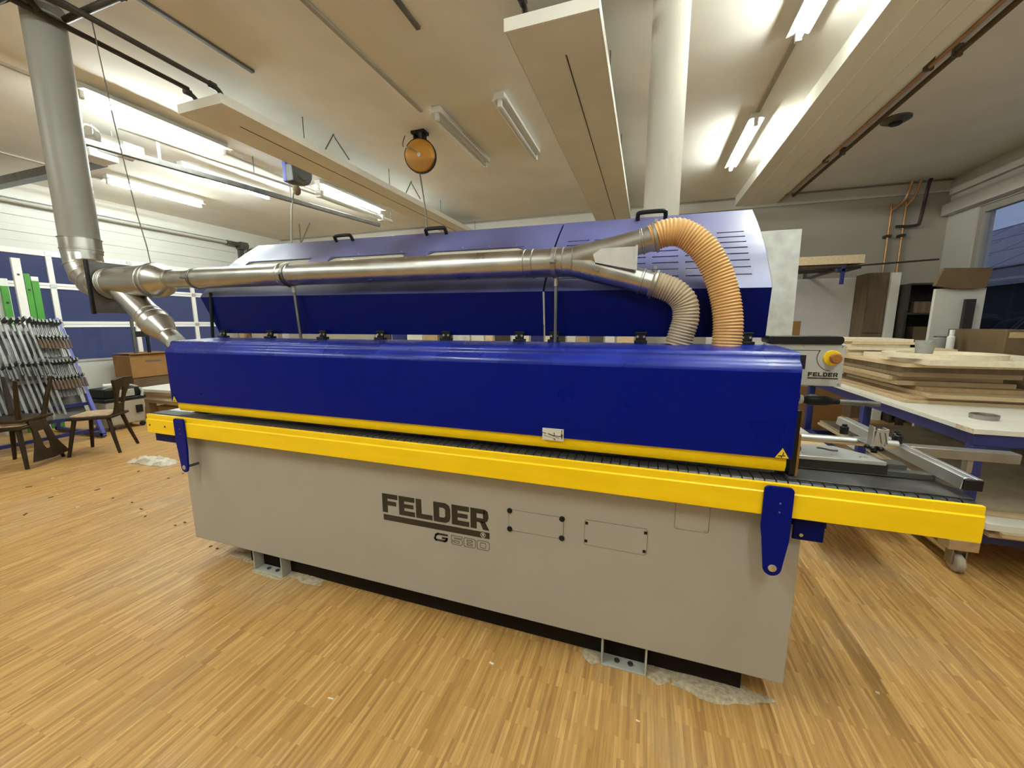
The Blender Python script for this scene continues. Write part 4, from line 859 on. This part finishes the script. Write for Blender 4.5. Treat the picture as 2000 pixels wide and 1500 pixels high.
# smaller rear pile
zr = ztop-0.040
for k, (m, xa, xb, ya_, yb_) in enumerate([('pine_pale', 1.86, 2.32, 4.58, 5.25), ('pine', 1.84, 2.30, 4.60, 5.25), ('pine_pale', 1.85, 2.36, 4.56, 5.22), ('pine_pale', 1.82, 2.33, 4.62, 5.28), ('pine', 1.88, 2.36, 4.60, 5.2), ('pine_pale', 1.84, 2.34, 4.60, 5.2)]):
    board('short_board', xa, xb, ya_, yb_, zr, zr+0.026, m, 'short pale pine board in the rear pile, %s from its bottom' % ('first', 'second', 'third', 'fourth', 'fifth', 'sixth')[k], 'short boards piled at the rear of the bench'); zr += 0.026
board('short_board', 2.37, 2.66, 4.60, 4.9, ztop-0.0398, ztop+0.028, 'pine', 'single pine offcut beside the rear pile of short boards', 'short boards piled at the rear of the bench')
def ring_mesh(cx_, cy_, ro, ri, z0, z1, n=40, ex=1.0):
    b = MB(); vs = []; fs = []
    for i in range(n):
        a = 2*PI*i/n
        for r, z in ((ro, z0), (ro, z1), (ri, z1), (ri, z0)): vs.append((cx_+r*math.cos(a)*ex, cy_+r*math.sin(a), z))
    for i in range(n):
        k = (i+1) % n
        for j in range(4): fs.append((4*i+j, 4*i+(j+1) % 4, 4*k+(j+1) % 4, 4*k+j))
    return b.add(vs, fs)
tag(ring_mesh(2.17, 3.92, 0.30, 0.225, ztop+0.0005, ztop+0.036, ex=1.15).build('wooden_ring', 'pine_pale'), 'pale oval wooden ring lying on the pile of boards', 'ring')
nc = 24; cb = []; cf = []
for i in range(nc):
    a = 2*PI*i/nc; notch = 0.035*max(0, 1-abs(((a-4.4+PI) % (2*PI))-PI)/0.45)
    for r, z in ((0.046, 0), (0.058, 0.13-notch), (0.054, 0.13-notch), (0.042, 0.006)): cb.append((2.055+r*math.cos(a), 3.90+r*math.sin(a), ztop+0.0005+z))
for i in range(nc):
    k = (i+1) % nc
    for j in range(3): cf.append((4*i+j, 4*i+j+1, 4*k+j+1, 4*k+j))
cf += [tuple(4*i for i in range(nc)), tuple(4*i+3 for i in range(nc))]
tag(MB().add(cb, cf).build('plastic_cup', 'grey_plastic'), 'grey notched plastic cup standing in the wooden ring', 'cup')
cp = thing('metal_tin', 'flat grey metal tin lying on the bench top', 'tin', (2.04, 3.22, 0.902))
MB().lathe((2.04, 3.22, 0.9025), (0, 0, 1), [(0, .062), (.028, .064), (.030, .058), (.012, .056)], 24).build('rim', 'galv_dull', cp)
MB().box(2.03, 2.10, 3.19, 3.25, 0.914, 0.934).build('insert', 'galv_dull', cp, bev=0.003)
# boards and offcuts on low trestles behind the infeed
board('panel_board', 1.10, 1.72, 3.30, 5.6, 0.30, 0.33, 'chipboard_white', 'white board lying low behind the infeed fence', 'loose boards behind the infeed')
board('panel_board', 1.15, 1.70, 3.20, 4.4, 0.331, 0.36, 'pine', 'pine board on top of the low white board behind the infeed', 'loose boards behind the infeed', 0.05)
board('panel_board', 1.20, 1.50, 2.7, 3.9, 0.361, 0.385, 'chipboard_white', 'narrow white offcut topmost behind the infeed', 'loose boards behind the infeed', -0.12)
t = thing('trestle', 'low dark trestle carrying loose boards behind the infeed', 'trestle', (1.4, 4.2, 0))
for y in (3.5, 5.2):
    MB().box(1.10, 1.70, y-0.03, y+0.03, 0.24, 0.299).build('cross_beam', 'bench_blue', t, bev=0.003)
    for x in (1.15, 1.65): MB().box(x-0.02, x+0.02, y-0.02, y+0.02, 0, 0.24).build('leg', 'bench_blue', t)
t = thing('cardboard_box', 'plain brown cardboard box on the floor behind the control terminal', 'box', (2.2, 6.6, 0))
MB().box(1.95, 2.60, 6.4, 6.9, 0.0, 0.62).build('carton', 'cardboard', t, bev=0.004)
MB().box(1.95, 2.27, 6.4, 6.9, 0.621, 0.627).box(2.28, 2.60, 6.4, 6.9, 0.621, 0.627).build('flaps', 'cardboard', t)

# ---------------------------------------------------------------- far right of the workshop
tag(MB().prism([(0.44, 0.0), (0.975, 0.0), (0.955, 2.122), (0.42, 2.122)], 'y', 3.20, 3.24).build('stone_panel', 'stone_panel', bev=0.002), 'tall mottled grey-white panel standing behind the raised lid', 'panel')
tag(MB().box(2.30, 3.24, 7.90, 7.94, 0.0, 2.228).build('door_leaf', 'white_lacquer', bev=0.003), 'large white door leaf leaning near the far wall', 'door leaf')
tag(MB().box(2.02, 2.17, 6.9, 7.0, 0.0, 1.53).build('chipboard_strip', 'cardboard', bev=0.003), 'narrow brown upright board in front of the white door leaf', 'board')
t = thing('cupboard', 'tall dark brown cupboard beside the white door leaf', 'cupboard', (3.3, 7.8, 0))
MB().box(3.16, 3.42, 7.50, 7.88, 0, 2.25).build('carcass', 'brown_board', t, bev=0.004)
MB().box(3.18, 3.40, 7.485, 7.499, 1.35, 2.23).build('door', 'brown_board', t, bev=0.003)
MB().box(3.18, 3.40, 7.485, 7.499, 0.1, 1.33).build('door', 'brown_board', t, bev=0.003)
MB().box(3.422, 3.53, 7.45, 7.86, 0, 2.24).build('side_post', 'panel_paint', t, bev=0.003)
t = thing('storage_shelf', 'dark open storage shelf between cupboard and grey panel', 'shelf', (3.8, 7.7, 0))
MB().box(3.56, 4.2, 7.86, 7.90, 0, 2.06).build('back', 'dark_shelf', t)
for x in (3.56, 4.18): MB().box(x, x+0.03, 7.3, 7.86, 0, 2.06).build('side', 'dark_shelf', t)
for z in (0.3, 0.75, 1.2, 1.62, 2.04): MB().box(3.59, 4.18, 7.3, 7.86, z, z+0.025).build('shelf_board', 'dark_shelf', t)
GS = 'boxes in the dark storage shelf'
for (x, z, w_, h_, m, l) in ((3.68, 1.645, 0.22, 0.16, 'brown_board', 'dark box on the upper shelf beside the cupboard'), (3.72, 1.225, 0.16, 0.22, 'cardboard_dark', 'brown box on the middle shelf beside the cupboard'), (3.92, 1.225, 0.2, 0.12, 'mdf_brown', 'flat light brown box on the middle shelf')):
    tag(MB().box(x, x+w_, 7.35, 7.7, z+0.001, z+h_).build('storage_box', m, bev=0.004), l, 'box', GS)
wr_ = thing('board_rack', 'wall rack holding long boards above the white door leaf', 'rack', (2.0, 7.9, 2.3))
for x in (0.6, 1.6, 2.55): MB().box(x-0.02, x+0.02, 6.95, 8.19, 2.23, 2.27).box(x-0.02, x+0.02, 8.15, 8.19, 1.9, 2.6).build('arm', 'steel_dark', wr_)
GR = 'long boards on the wall rack'
board('long_board', 0.3, 2.86, 7.02, 7.5, 2.271, 2.30, 'dark_shelf', 'black board at the bottom of the wall rack', GR)
board('long_board', 0.3, 2.70, 7.05, 7.4, 2.3005, 2.34, 'brown_board', 'brown board second on the wall rack', GR)
board('long_board', 0.2, 2.88, 7.0, 7.45, 2.3405, 2.46, 'pine', 'thick light board on top of the wall rack', GR)
tag(MB().tube((2.3, 6.98, 2.282), (3.68, 6.98, 2.345), 0.012, n=8).build('steel_rod', 'iron_pipe'), 'thin black rod sticking out of the wall rack', 'rod')
t = thing('bar_clamp', 'small blue clamp hanging from the wall rack', 'clamp', (2.62, 6.95, 2.2)); MB().box(2.60, 2.64, 6.93, 6.97, 2.05, 2.30).build('bar', 'bench_blue', t); MB().box(2.55, 2.66, 6.93, 6.97, 2.23, 2.268).build('jaw', 'bench_blue', t)
tag(MB().box(3.00, 3.42, 5.66, 5.70, 0.0, 1.87).build('grey_panel', 'wall_paint', bev=0.003), 'tall grey panel standing behind the bench under the cardboard', 'panel')
tag(MB().prism([(2.96, 1.90), (3.01, 2.085), (3.41, 2.07), (3.38, 1.87), (3.28, 1.855), (3.12, 1.862)], 'y', 5.60, 5.655).build('cardboard_sheet', 'cardboard_dark', bev=0.003), 'sheet of dark cardboard hung over the grey panel', 'cardboard')
tag(MB().box(3.215, 3.295, 5.56, 5.60, 0.0, 1.75).build('dark_post', 'ink'), 'black upright strip leaning on the grey panel', 'strip')
for l, a, m in (('larger brown carton at the window end of the bench', (2.96, 3.29, 4.60, 5.30, 0.903, 1.44), 'cardboard_dark'),):
    t = thing('cardboard_box', l, 'box', (3.1, 5.0, 0.9)); MB().box(*a).build('carton', m, t, bev=0.005); MB().box(a[0]+0.02, a[1]-0.02, a[2]-0.004, a[2], a[5]-0.07, a[5]-0.02).build('tape', 'mdf_brown', t)
t = thing('tin_can', 'small grey tin with lid behind the oval ring', 'tin', (2.80, 5.05, 0.902)); MB().lathe((2.875, 5.22, 0.903), (0, 0, 1), [(0, .055), (.43, .055), (.435, .058), (.45, .058)], 18).build('body', 'grey_plastic', t); MB().lathe((2.875, 5.22, 1.354), (0, 0, 1), [(0, .06), (.012, .06)], 18).build('lid', 'steel_dark', t)
tag(MB().lathe((2.865, 5.07, 0.903), (0, 0, 1), [(0, .03), (.46, .03), (.47, .018), (.53, .018)], 14).build('white_bottle', 'white_lacquer'), 'small white bottle beside the grey tin', 'bottle')
# right-hand clutter bench under the window
t = thing('window_bench', 'dark work bench under the window', 'bench', (3.9, 6.2, 0))
MB().box(3.50, 4.30, 4.0, 7.2, 0.86, 0.92).build('bench_top', 'dark_shelf', t); 
for x in (3.55, 4.2):
    for y in (4.1, 5.6, 7.1): MB().box(x, x+0.07, y-0.035, y+0.035, 0, 0.86).build('leg', 'dark_shelf', t)
for l, a, m in (('grey-brown carton on the bench under the window', (3.52, 4.05, 4.9, 5.5, 0.921, 1.36), 'cardboard_dark'), ('black crate on the bench under the window', (3.55, 4.2, 5.75, 6.6, 0.921, 1.30), 'dark_shelf')):
    t = thing('storage_crate', l, 'crate', (a[0], a[2], 0.92)); MB().box(*a).build('body', m, t, bev=0.005); MB().box(a[0]-0.008, a[1]+0.008, a[2]-0.008, a[3]+0.008, a[5], a[5]+0.02).build('lid', m, t, bev=0.003)

# ---------------------------------------------------------------- behind the machine (seen through the gap under the lid)
t = thing('rear_bench', 'long work bench behind the machine', 'bench', (-1.5, 5.6, 0))
MB().box(-4.6, 0.2, 5.2, 6.0, 0.84, 0.90).build('bench_top', 'mdf_brown', t, bev=0.003)
for x in (-4.5, -2.2, 0.1):
    for y in (5.3, 5.9): MB().box(x-0.04, x+0.04, y-0.04, y+0.04, 0, 0.84).build('leg', 'dark_wood', t)
GA = 'panels standing on the rear bench'
xx = -4.55; k = 0
cols_ = ['grey_paint', 'stone_panel', 'dark_shelf', 'bench_blue', 'chipboard_white', 'mdf_brown', 'dark_shelf', 'stone_panel', 'chipboard_white', 'pine', 'dark_shelf', 'chipboard_white', 'bench_blue', 'pine_pale', 'dark_shelf', 'chipboard_white', 'mdf_brown', 'steel_dark', 'white_lacquer', 'pine', 'white_lacquer']
while xx < 0.0 and k < len(cols_):
    wd = random.uniform(0.14, 0.34); tag(MB().box(xx, xx+wd-0.03, 5.55, 5.58+0.02*(k % 2), 0.901, 1.42+0.1*random.random()).build('standing_panel', cols_[k], bev=0.002), 'narrow panel standing on the rear bench, glimpsed under the raised lid', 'panel', GA); xx += wd; k += 1

# ---------------------------------------------------------------- garage door side clutter
def make_chair():
    t = thing('dining_chair', 'dark wooden chair', 'chair')
    MB().prism([(-0.185, -0.20), (0.185, -0.20), (0.215, 0.10), (0.17, 0.21), (-0.17, 0.21), (-0.215, 0.10)], 'z', 0.415, 0.445).build('seat', 'dark_wood', t, bev=0.006)
    MB().prism([(-0.165, -0.17), (0.165, -0.17), (0.19, 0.09), (0.15, 0.185), (-0.15, 0.185), (-0.19, 0.09)], 'z', 0.446, 0.466).build('seat_pad', 'seat_fabric', t, bev=0.008)
    for sx in (-1, 1):
        MB().sweep([(sx*0.145, 0.15, 0.414), (sx*0.175, 0.185, 0.2), (sx*0.205, 0.215, 0.0)], [0.022, 0.020, 0.016], 8).build('leg', 'dark_wood', t)
        MB().sweep([(sx*0.135, -0.15, 0.414), (sx*0.165, -0.19, 0.2), (sx*0.195, -0.235, 0.0)], [0.022, 0.020, 0.016], 8).build('leg', 'dark_wood', t)
    # carved back board: flared, waisted, with a keyhole opening
    tilt = Vector((0, -0.20, 1)).normalized(); th = Vector((0, 0.011, 0.002))
    P = lambda u, v: Vector((u, -0.18, 0.43))+tilt*v
    def slab(pts):
        n = len(pts); q = [P(*p) for p in pts]; return [p-th for p in q]+[p+th for p in q], [tuple(range(n)), tuple(range(n, 2*n))[::-1]]+[(i, (i+1) % n, n+(i+1) % n, n+i) for i in range(n)]
    bb = MB()
    for s in (-1, 1):
        bb.add(*slab([(s*0.035, 0.0), (s*0.10, 0.0), (s*0.085, 0.12), (s*0.105, 0.24), (s*0.150, 0.34), (s*0.195, 0.43), (s*0.20, 0.445), (0, 0.46), (0, 0.35), (s*0.03, 0.34), (s*0.042, 0.30), (s*0.042, 0.14)]))
    bb.add(*slab([(-0.035, 0.0), (0.035, 0.0), (0.042, 0.14), (-0.042, 0.14)]))
    bb.build('backrest', 'dark_wood', t, bev=0.003)
    return t
ch = make_chair()
ch.location = (-6.13, 2.70, 0); ch.rotation_euler = (0, 0, math.radians(129)); ch['label'] = 'upright dark wooden chair nearest the machine with pierced backrest'; ch['group'] = 'old dining chairs'
dup(ch, (-6.36, 2.12, 0), (0, 0, math.radians(-60)), 'dark wooden chair standing under the upturned chair', 'old dining chairs')
dup(ch, (-6.36, 2.13, 0.935), (PI, 0, math.radians(-60)), 'dark wooden chair set upside down on another chair', 'old dining chairs')
vc = thing('tool_tub', 'beige wheeled tool tub with black tray behind the chairs', 'tool tub', (-6.8, 3.15, 0))
MB().prism([(-7.0, 0.07), (-6.66, 0.07), (-6.62, 0.42), (-7.04, 0.42)], 'y', 2.95, 3.40).build('tub', 'bin_beige', vc, bev=0.02)
MB().box(-7.05, -6.61, 2.93, 3.42, 0.42, 0.47).box(-7.02, -6.64, 2.96, 3.39, 0.47, 0.60).build('tray', 'black_plastic', vc, bev=0.015)
MB().box(-6.63, -6.60, 3.08, 3.28, 0.48, 0.58).build('latch', 'grey_plastic', vc, bev=0.006)
MB().sweep(spline([(-6.7, 2.98, 0.60), (-6.66, 3.1, 0.64), (-6.7, 3.3, 0.62), (-6.63, 3.38, 0.55), (-6.60, 3.36, 0.46)], 5), 0.018, 8).build('cable_bundle', 'grey_plastic', vc)
MB().box(-6.628, -6.618, 3.28, 3.36, 0.22, 0.33).build('label_plate', 'black_plastic', vc)
for y in (3.0, 3.36):
    for x in (-6.98, -6.68): MB().lathe((x-0.015, y, 0.035), (1, 0, 0), [(0, .028), (.004, .035), (.026, .035), (.03, .028)], 14).build('wheel', 'black_plastic', vc)
vc.location = (-6.8-0.42, 3.15+0.24, 0)
tag(MB().tube((-7.28, 3.30, 0.632), (-7.20, 3.50, 0.632), 0.03, n=10).build('white_sleeve', 'white_lacquer'), 'white paper sleeve lying on the black tool tray', 'sleeve')
# blue clamp rack
rk = thing('clamp_rack', 'blue leaning steel rack full of bar clamps', 'rack', (-6.9, 2.3, 0))
RX = -0.30
for y in (1.35, 3.02):
    MB().beam((-6.52+RX, y, 0.02), (-7.16+RX, y, 1.58), 0.04, 0.06, (1, 0, 0)).build('side_frame', 'reel_blue', rk, bev=0.004)
    MB().beam((-7.60+RX, y, 0.02), (-7.20+RX, y, 1.50), 0.04, 0.05, (1, 0, 0)).build('side_frame', 'reel_blue', rk, bev=0.004)
    MB().beam((-6.50+RX, y, 0.04), (-7.62+RX, y, 0.04), 0.04, 0.05).build('foot_bar', 'bench_blue', rk)
for z in (0.12, 0.30, 0.46, 0.80, 1.06, 1.40):
    x = RX-6.50-0.64*z/1.58-0.03; MB().box(x-0.02, x+0.015, 1.35, 3.02, z-0.02, z+0.02).build('cross_rail', 'grey_light' if z > 0.7 else 'bench_blue', rk)
MB().beam((-6.62+RX-0.09, 2.18, 0.28), (-7.12+RX-0.09, 2.18, 1.50), 1.60, 0.01, (1, 0, 0)).build('dark_backing', 'steel_dark', rk)  # added dark sheet, stands in for the darkness behind the clamps
def make_clamp(L, hm='clamp_wood'):
    t = thing('bar_clamp', 'clamp', 'clamp')
    MB().box(-0.004, 0.004, -0.011, 0.011, -L, 0.03).build('bar', 'clamp_steel', t)
    MB().box(-0.007, 0.12, -0.009, 0.009, -0.03, 0.01).build('fixed_jaw', 'steel_dark', t)
    MB().box(-0.012, 0.12, -0.010, 0.010, -L*0.45-0.03, -L*0.45).build('sliding_jaw', 'steel_dark', t)
    MB().tube((0.10, 0, -L*0.45-0.06), (0.10, 0, -L*0.45+0.10), 0.006, n=6).build('spindle', 'clamp_steel', t)
    MB().tube((0.10, 0, -L*0.45-0.18), (0.10, 0, -L*0.45-0.06), 0.014, n=8).build('handle', hm, t)
    return t
lean = -math.atan2(0.64, 1.56)
GC = 'bar clamps on the blue rack'
ca = make_clamp(1.25, 'steel_dark'); cs = make_clamp(0.46)
n_ = 0
for k in range(24):
    y = 1.92+k*0.0335; o = ca if k == 0 else clone(ca)
    o.location = (RX-7.07+0.05*(k % 3), y, 1.53+random.uniform(-.03, .03)); o.rotation_euler = (0, lean, 0)
    o['label'] = 'long steel bar clamp in the row at the rear end of the blue rack'; o['group'] = GC+', long ones'
for k in range(9):
    y = 2.715+k*0.033; o = cs if k == 0 else clone(cs)
    o.location = (RX-7.05, y, 1.52+random.uniform(-.01, .01)); o.rotation_euler = (0, lean, 0)
    o['label'] = 'short bar clamp in the upper row of the blue rack'; o['group'] = GC+', upper short ones'
for k in range(10):
    y = 2.69+k*0.033; o = clone(cs); o.location = (RX-6.86, y, 1.02+random.uniform(-.01, .01)); o.rotation_euler = (0, lean, 0)
    o['label'] = 'short bar clamp in the lower row of the blue rack'; o['group'] = GC+', lower short ones'
# painted window profiles behind the rack
GW = 'painted profiles behind the clamp rack'
for (ya_, yb_, h_, m, l, x) in ((2.52, 2.80, 2.09, 'white_lacquer', 'broad white profile at the picture edge behind the clamps', -7.85), (2.845, 2.925, 2.36, 'white_lacquer', 'tallest white profile behind the clamps', -7.80), (2.93, 2.985, 2.17, 'green_paint', 'bright green profile beside the tallest white one', -7.80), (2.99, 3.06, 2.08, 'green_paint', 'green profile with a white head behind the clamps', -7.80), (2.70, 2.765, 1.99, 'green_paint', 'short green profile in front of the broad white one', -7.76)):
    x = x-0.35; ya_ *= 1.045; yb_ *= 1.045; h_ = 1.5+(h_-1.5)*1.045
    t = thing('painted_profile', l, 'profile', (x, ya_, 0), GW)
    MB().box(x-0.04, x, ya_, yb_, 0, h_).build('stile', m, t, bev=0.003)
    if 'head' in l: MB().box(x-0.04, x, ya_, yb_, h_+0.0005, h_+0.06).build('white_head', 'white_lacquer', t, bev=0.003)
    else: MB().lathe((x, (ya_+yb_)/2, h_-0.22), (1, 0, 0), [(0, .014), (.004, .014)], 12).build('lock_hole', 'ink', t)
# boxes, pallet and white boards near the garage door
pt = thing('pallet', 'wooden pallet under the cardboard boxes by the garage door', 'pallet', (-8.5, 4.6, 0))
for y in (4.2, 4.65, 5.1): MB().box(-9.1, -7.9, y-0.05, y+0.05, 0, 0.1).build('runner', 'mdf_brown', pt)
for k in range(7): MB().box(-9.1+k*0.18, -9.1+k*0.18+0.13, 4.1, 5.2, 0.1005, 0.122).build('slat', 'mdf_brown', pt)
for l, a, m in (('lower brown carton on the pallet with dark tape', (-9.0, -8.55, 4.30, 4.90, 0.1225, 0.56), 'cardboard_dark'), ('upper orange-brown carton stacked on the pallet', (-9.02, -8.53, 4.28, 4.92, 0.5605, 0.96), 'cardboard')):
    t = thing('cardboard_box', l, 'box', (-8.8, 4.6, a[4])); MB().box(*a).build('carton', m, t, bev=0.006); MB().box(a[1], a[1]+0.002, 4.5, 4.75, a[5]-0.13, a[5]-0.10).build('print', 'ink_soft', t)
    if a[5] > 0.9: MB().box(a[0], a[1]+0.06, 4.28, 4.92, 0.985, 0.991).box(a[1]-0.01, a[1]-0.004, 4.28, 4.92, 0.9605, 0.985).build('flap', 'cardboard', t)
GL = 'white boards stacked near the garage door'
for k in range(4): board('white_board', -7.85+0.03*k, -6.75, 3.95-0.02*k, 4.75, 0.30+0.048*k, 0.30+0.048*k+0.045, 'chipboard_white' if k in (0, 3) else 'mdf_brown', 'board in the low stack beside the cartons, %s from below' % ('first', 'second', 'third', 'topmost white one')[k], GL, 0.08*(k % 2))
t = thing('low_trolley', 'low wooden trolley carrying the stack of white boards', 'trolley', (-7.3, 4.3, 0))
MB().box(-7.8, -6.8, 3.98, 4.7, 0.24, 0.2995).build('deck', 'mdf_brown', t)
for x in (-7.7, -6.9):
    for y in (4.05, 4.6): MB().box(x-0.05, x+0.05, y-0.05, y+0.05, 0, 0.24).build('block', 'mdf_brown', t)
t = thing('folding_stand', 'black folding stand standing on the cartons before the garage door', 'stand', (-8.6, 4.5, 0.99))
MB().box(-8.62, -8.59, 4.40, 4.44, 0.992, 1.60).build('upright', 'steel_dark', t); MB().box(-8.62, -8.59, 4.60, 4.64, 0.992, 1.45).build('upright', 'black_plastic', t); MB().box(-8.62, -8.59, 4.44, 4.60, 1.28, 1.38).build('cross_piece', 'black_plastic', t)
# small machine with a belt pulley behind the duct
t = thing('belt_machine', 'grey and brown machine stand with a white pulley behind the duct reducer', 'machine', (-5.1, 3.6, 0))
MB().box(-5.45, -5.12, 3.75, 3.80, 0, 1.86).build('panel', 'grey_light', t, bev=0.003)
MB().box(-5.02, -4.94, 3.70, 3.78, 0, 1.90).build('post', 'mdf_brown', t, bev=0.004); MB().box(-4.90, -4.86, 3.72, 3.78, 0, 1.62).build('post', 'cardboard_dark', t)
MB().lathe((-5.10, 3.70, 1.64), (0, -1, 0), [(0, .10), (.02, .10), (.03, .085), (.04, .10), (.06, .10)], 24).lathe((-5.10, 3.64, 1.64), (0, -1, 0), [(0, .035), (.03, .03)], 14).build('pulley', 'lamp_white', t)
MB().box(-4.88, -4.40, 3.74, 3.80, 0, 1.50).build('base_plate', 'bin_beige', t)

# ---------------------------------------------------------------- litter on the floor
pp = thing('crumpled_paper', 'crumpled white plastic sheet lying on the floor by the machine end', 'litter', (-5.0, 2.58, 0))
b = MB(); vs = []; fs = []
nx, ny = 12, 7
for i in range(nx):
    for j in range(ny):
        u = i/(nx-1); v = j/(ny-1); edge = min(u, 1-u, v, 1-v)
        vs.append((-5.30+0.52*u+random.uniform(-.02, .02), 2.50+0.05*u+0.16*v+random.uniform(-.015, .015), 0.003+(0.05+0.05*random.random())*min(1, edge*5)*(0.4+0.6*random.random())))
for i in range(nx-1):
    for j in range(ny-1): fs.append((i*ny+j, (i+1)*ny+j, (i+1)*ny+j+1, i*ny+j+1))
b.add(vs, fs).build('sheet', 'paper', pp, smooth=False)
b = MB()
for k in range(40):
    reg = random.random()
    if reg < 0.35: x, y = random.uniform(-5.6, -3.6), random.uniform(1.7, 2.8)
    elif reg < 0.7: x, y = random.uniform(0.7, 2.6), random.uniform(0.9, 2.6)
    else: x, y = random.uniform(-2.6, 0.6), random.uniform(0.5, 1.5)
    a = random.uniform(0, PI); l = random.uniform(0.005, 0.014); wd = random.uniform(0.002, 0.005)
    b.obox((x, y, 0.0025), (math.cos(a), math.sin(a), 0), (-math.sin(a), math.cos(a), 0), (0, 0, 1), l, wd, 0.002)
tag(b.build('wood_chips', 'chip', smooth=False), 'pale wood chips scattered over the parquet', 'wood chips', kind='stuff')
b = MB()
for k in range(26):
    x, y = random.uniform(-5.4, -2.6), random.uniform(1.5, 2.6); a = random.uniform(0, PI)
    b.obox((x, y, 0.003), (math.cos(a), math.sin(a), 0), (-math.sin(a), math.cos(a), 0), (0, 0, 1), random.uniform(.006, .02), .005, 0.0025)
tag(b.build('dirt_crumbs', 'chip_dark', smooth=False), 'dark crumbs of dirt on the floor near the machine end', 'dirt', kind='stuff')
b = MB()
def heap(cx_, cy_, rx, ry, h_):
    vs = []; fs = []; n = 28; m = 5
    for j in range(m):
        for i in range(n):
            a = 2*PI*i/n; q = (j+1)/m; w2 = q*(1+0.14*math.sin(3*a+cx_)+0.10*math.sin(7*a)+random.uniform(-.05, .05))
            vs.append((cx_+rx*w2*math.cos(a), cy_+ry*w2*math.sin(a), 0.0012 if j == m-1 else 0.0012+h_*(1-q*q)*random.uniform(.6, 1)))
    vs.append((cx_, cy_, h_)); c = len(vs)-1
    for i in range(n):
        k = (i+1) % n; fs.append((c, i, k))
        for j in range(m-1): fs.append((j*n+i, (j+1)*n+i, (j+1)*n+k, j*n+k))
    b.add(vs, fs)
heap(0.33, 1.60, 0.20, 0.06, 0.010); heap(0.12, 1.60, 0.06, 0.05, 0.008); heap(-0.16, 1.60, 0.05, 0.04, 0.008); heap(-2.35, 1.66, 0.16, 0.05, 0.010); heap(-1.85, 1.62, 0.14, 0.05, 0.008); heap(-2.10, 1.56, 0.12, 0.02, 0.006)
tag(b.build('sawdust_heap', 'sawdust'), 'sawdust gathered along the foot of the machine', 'sawdust', kind='stuff')
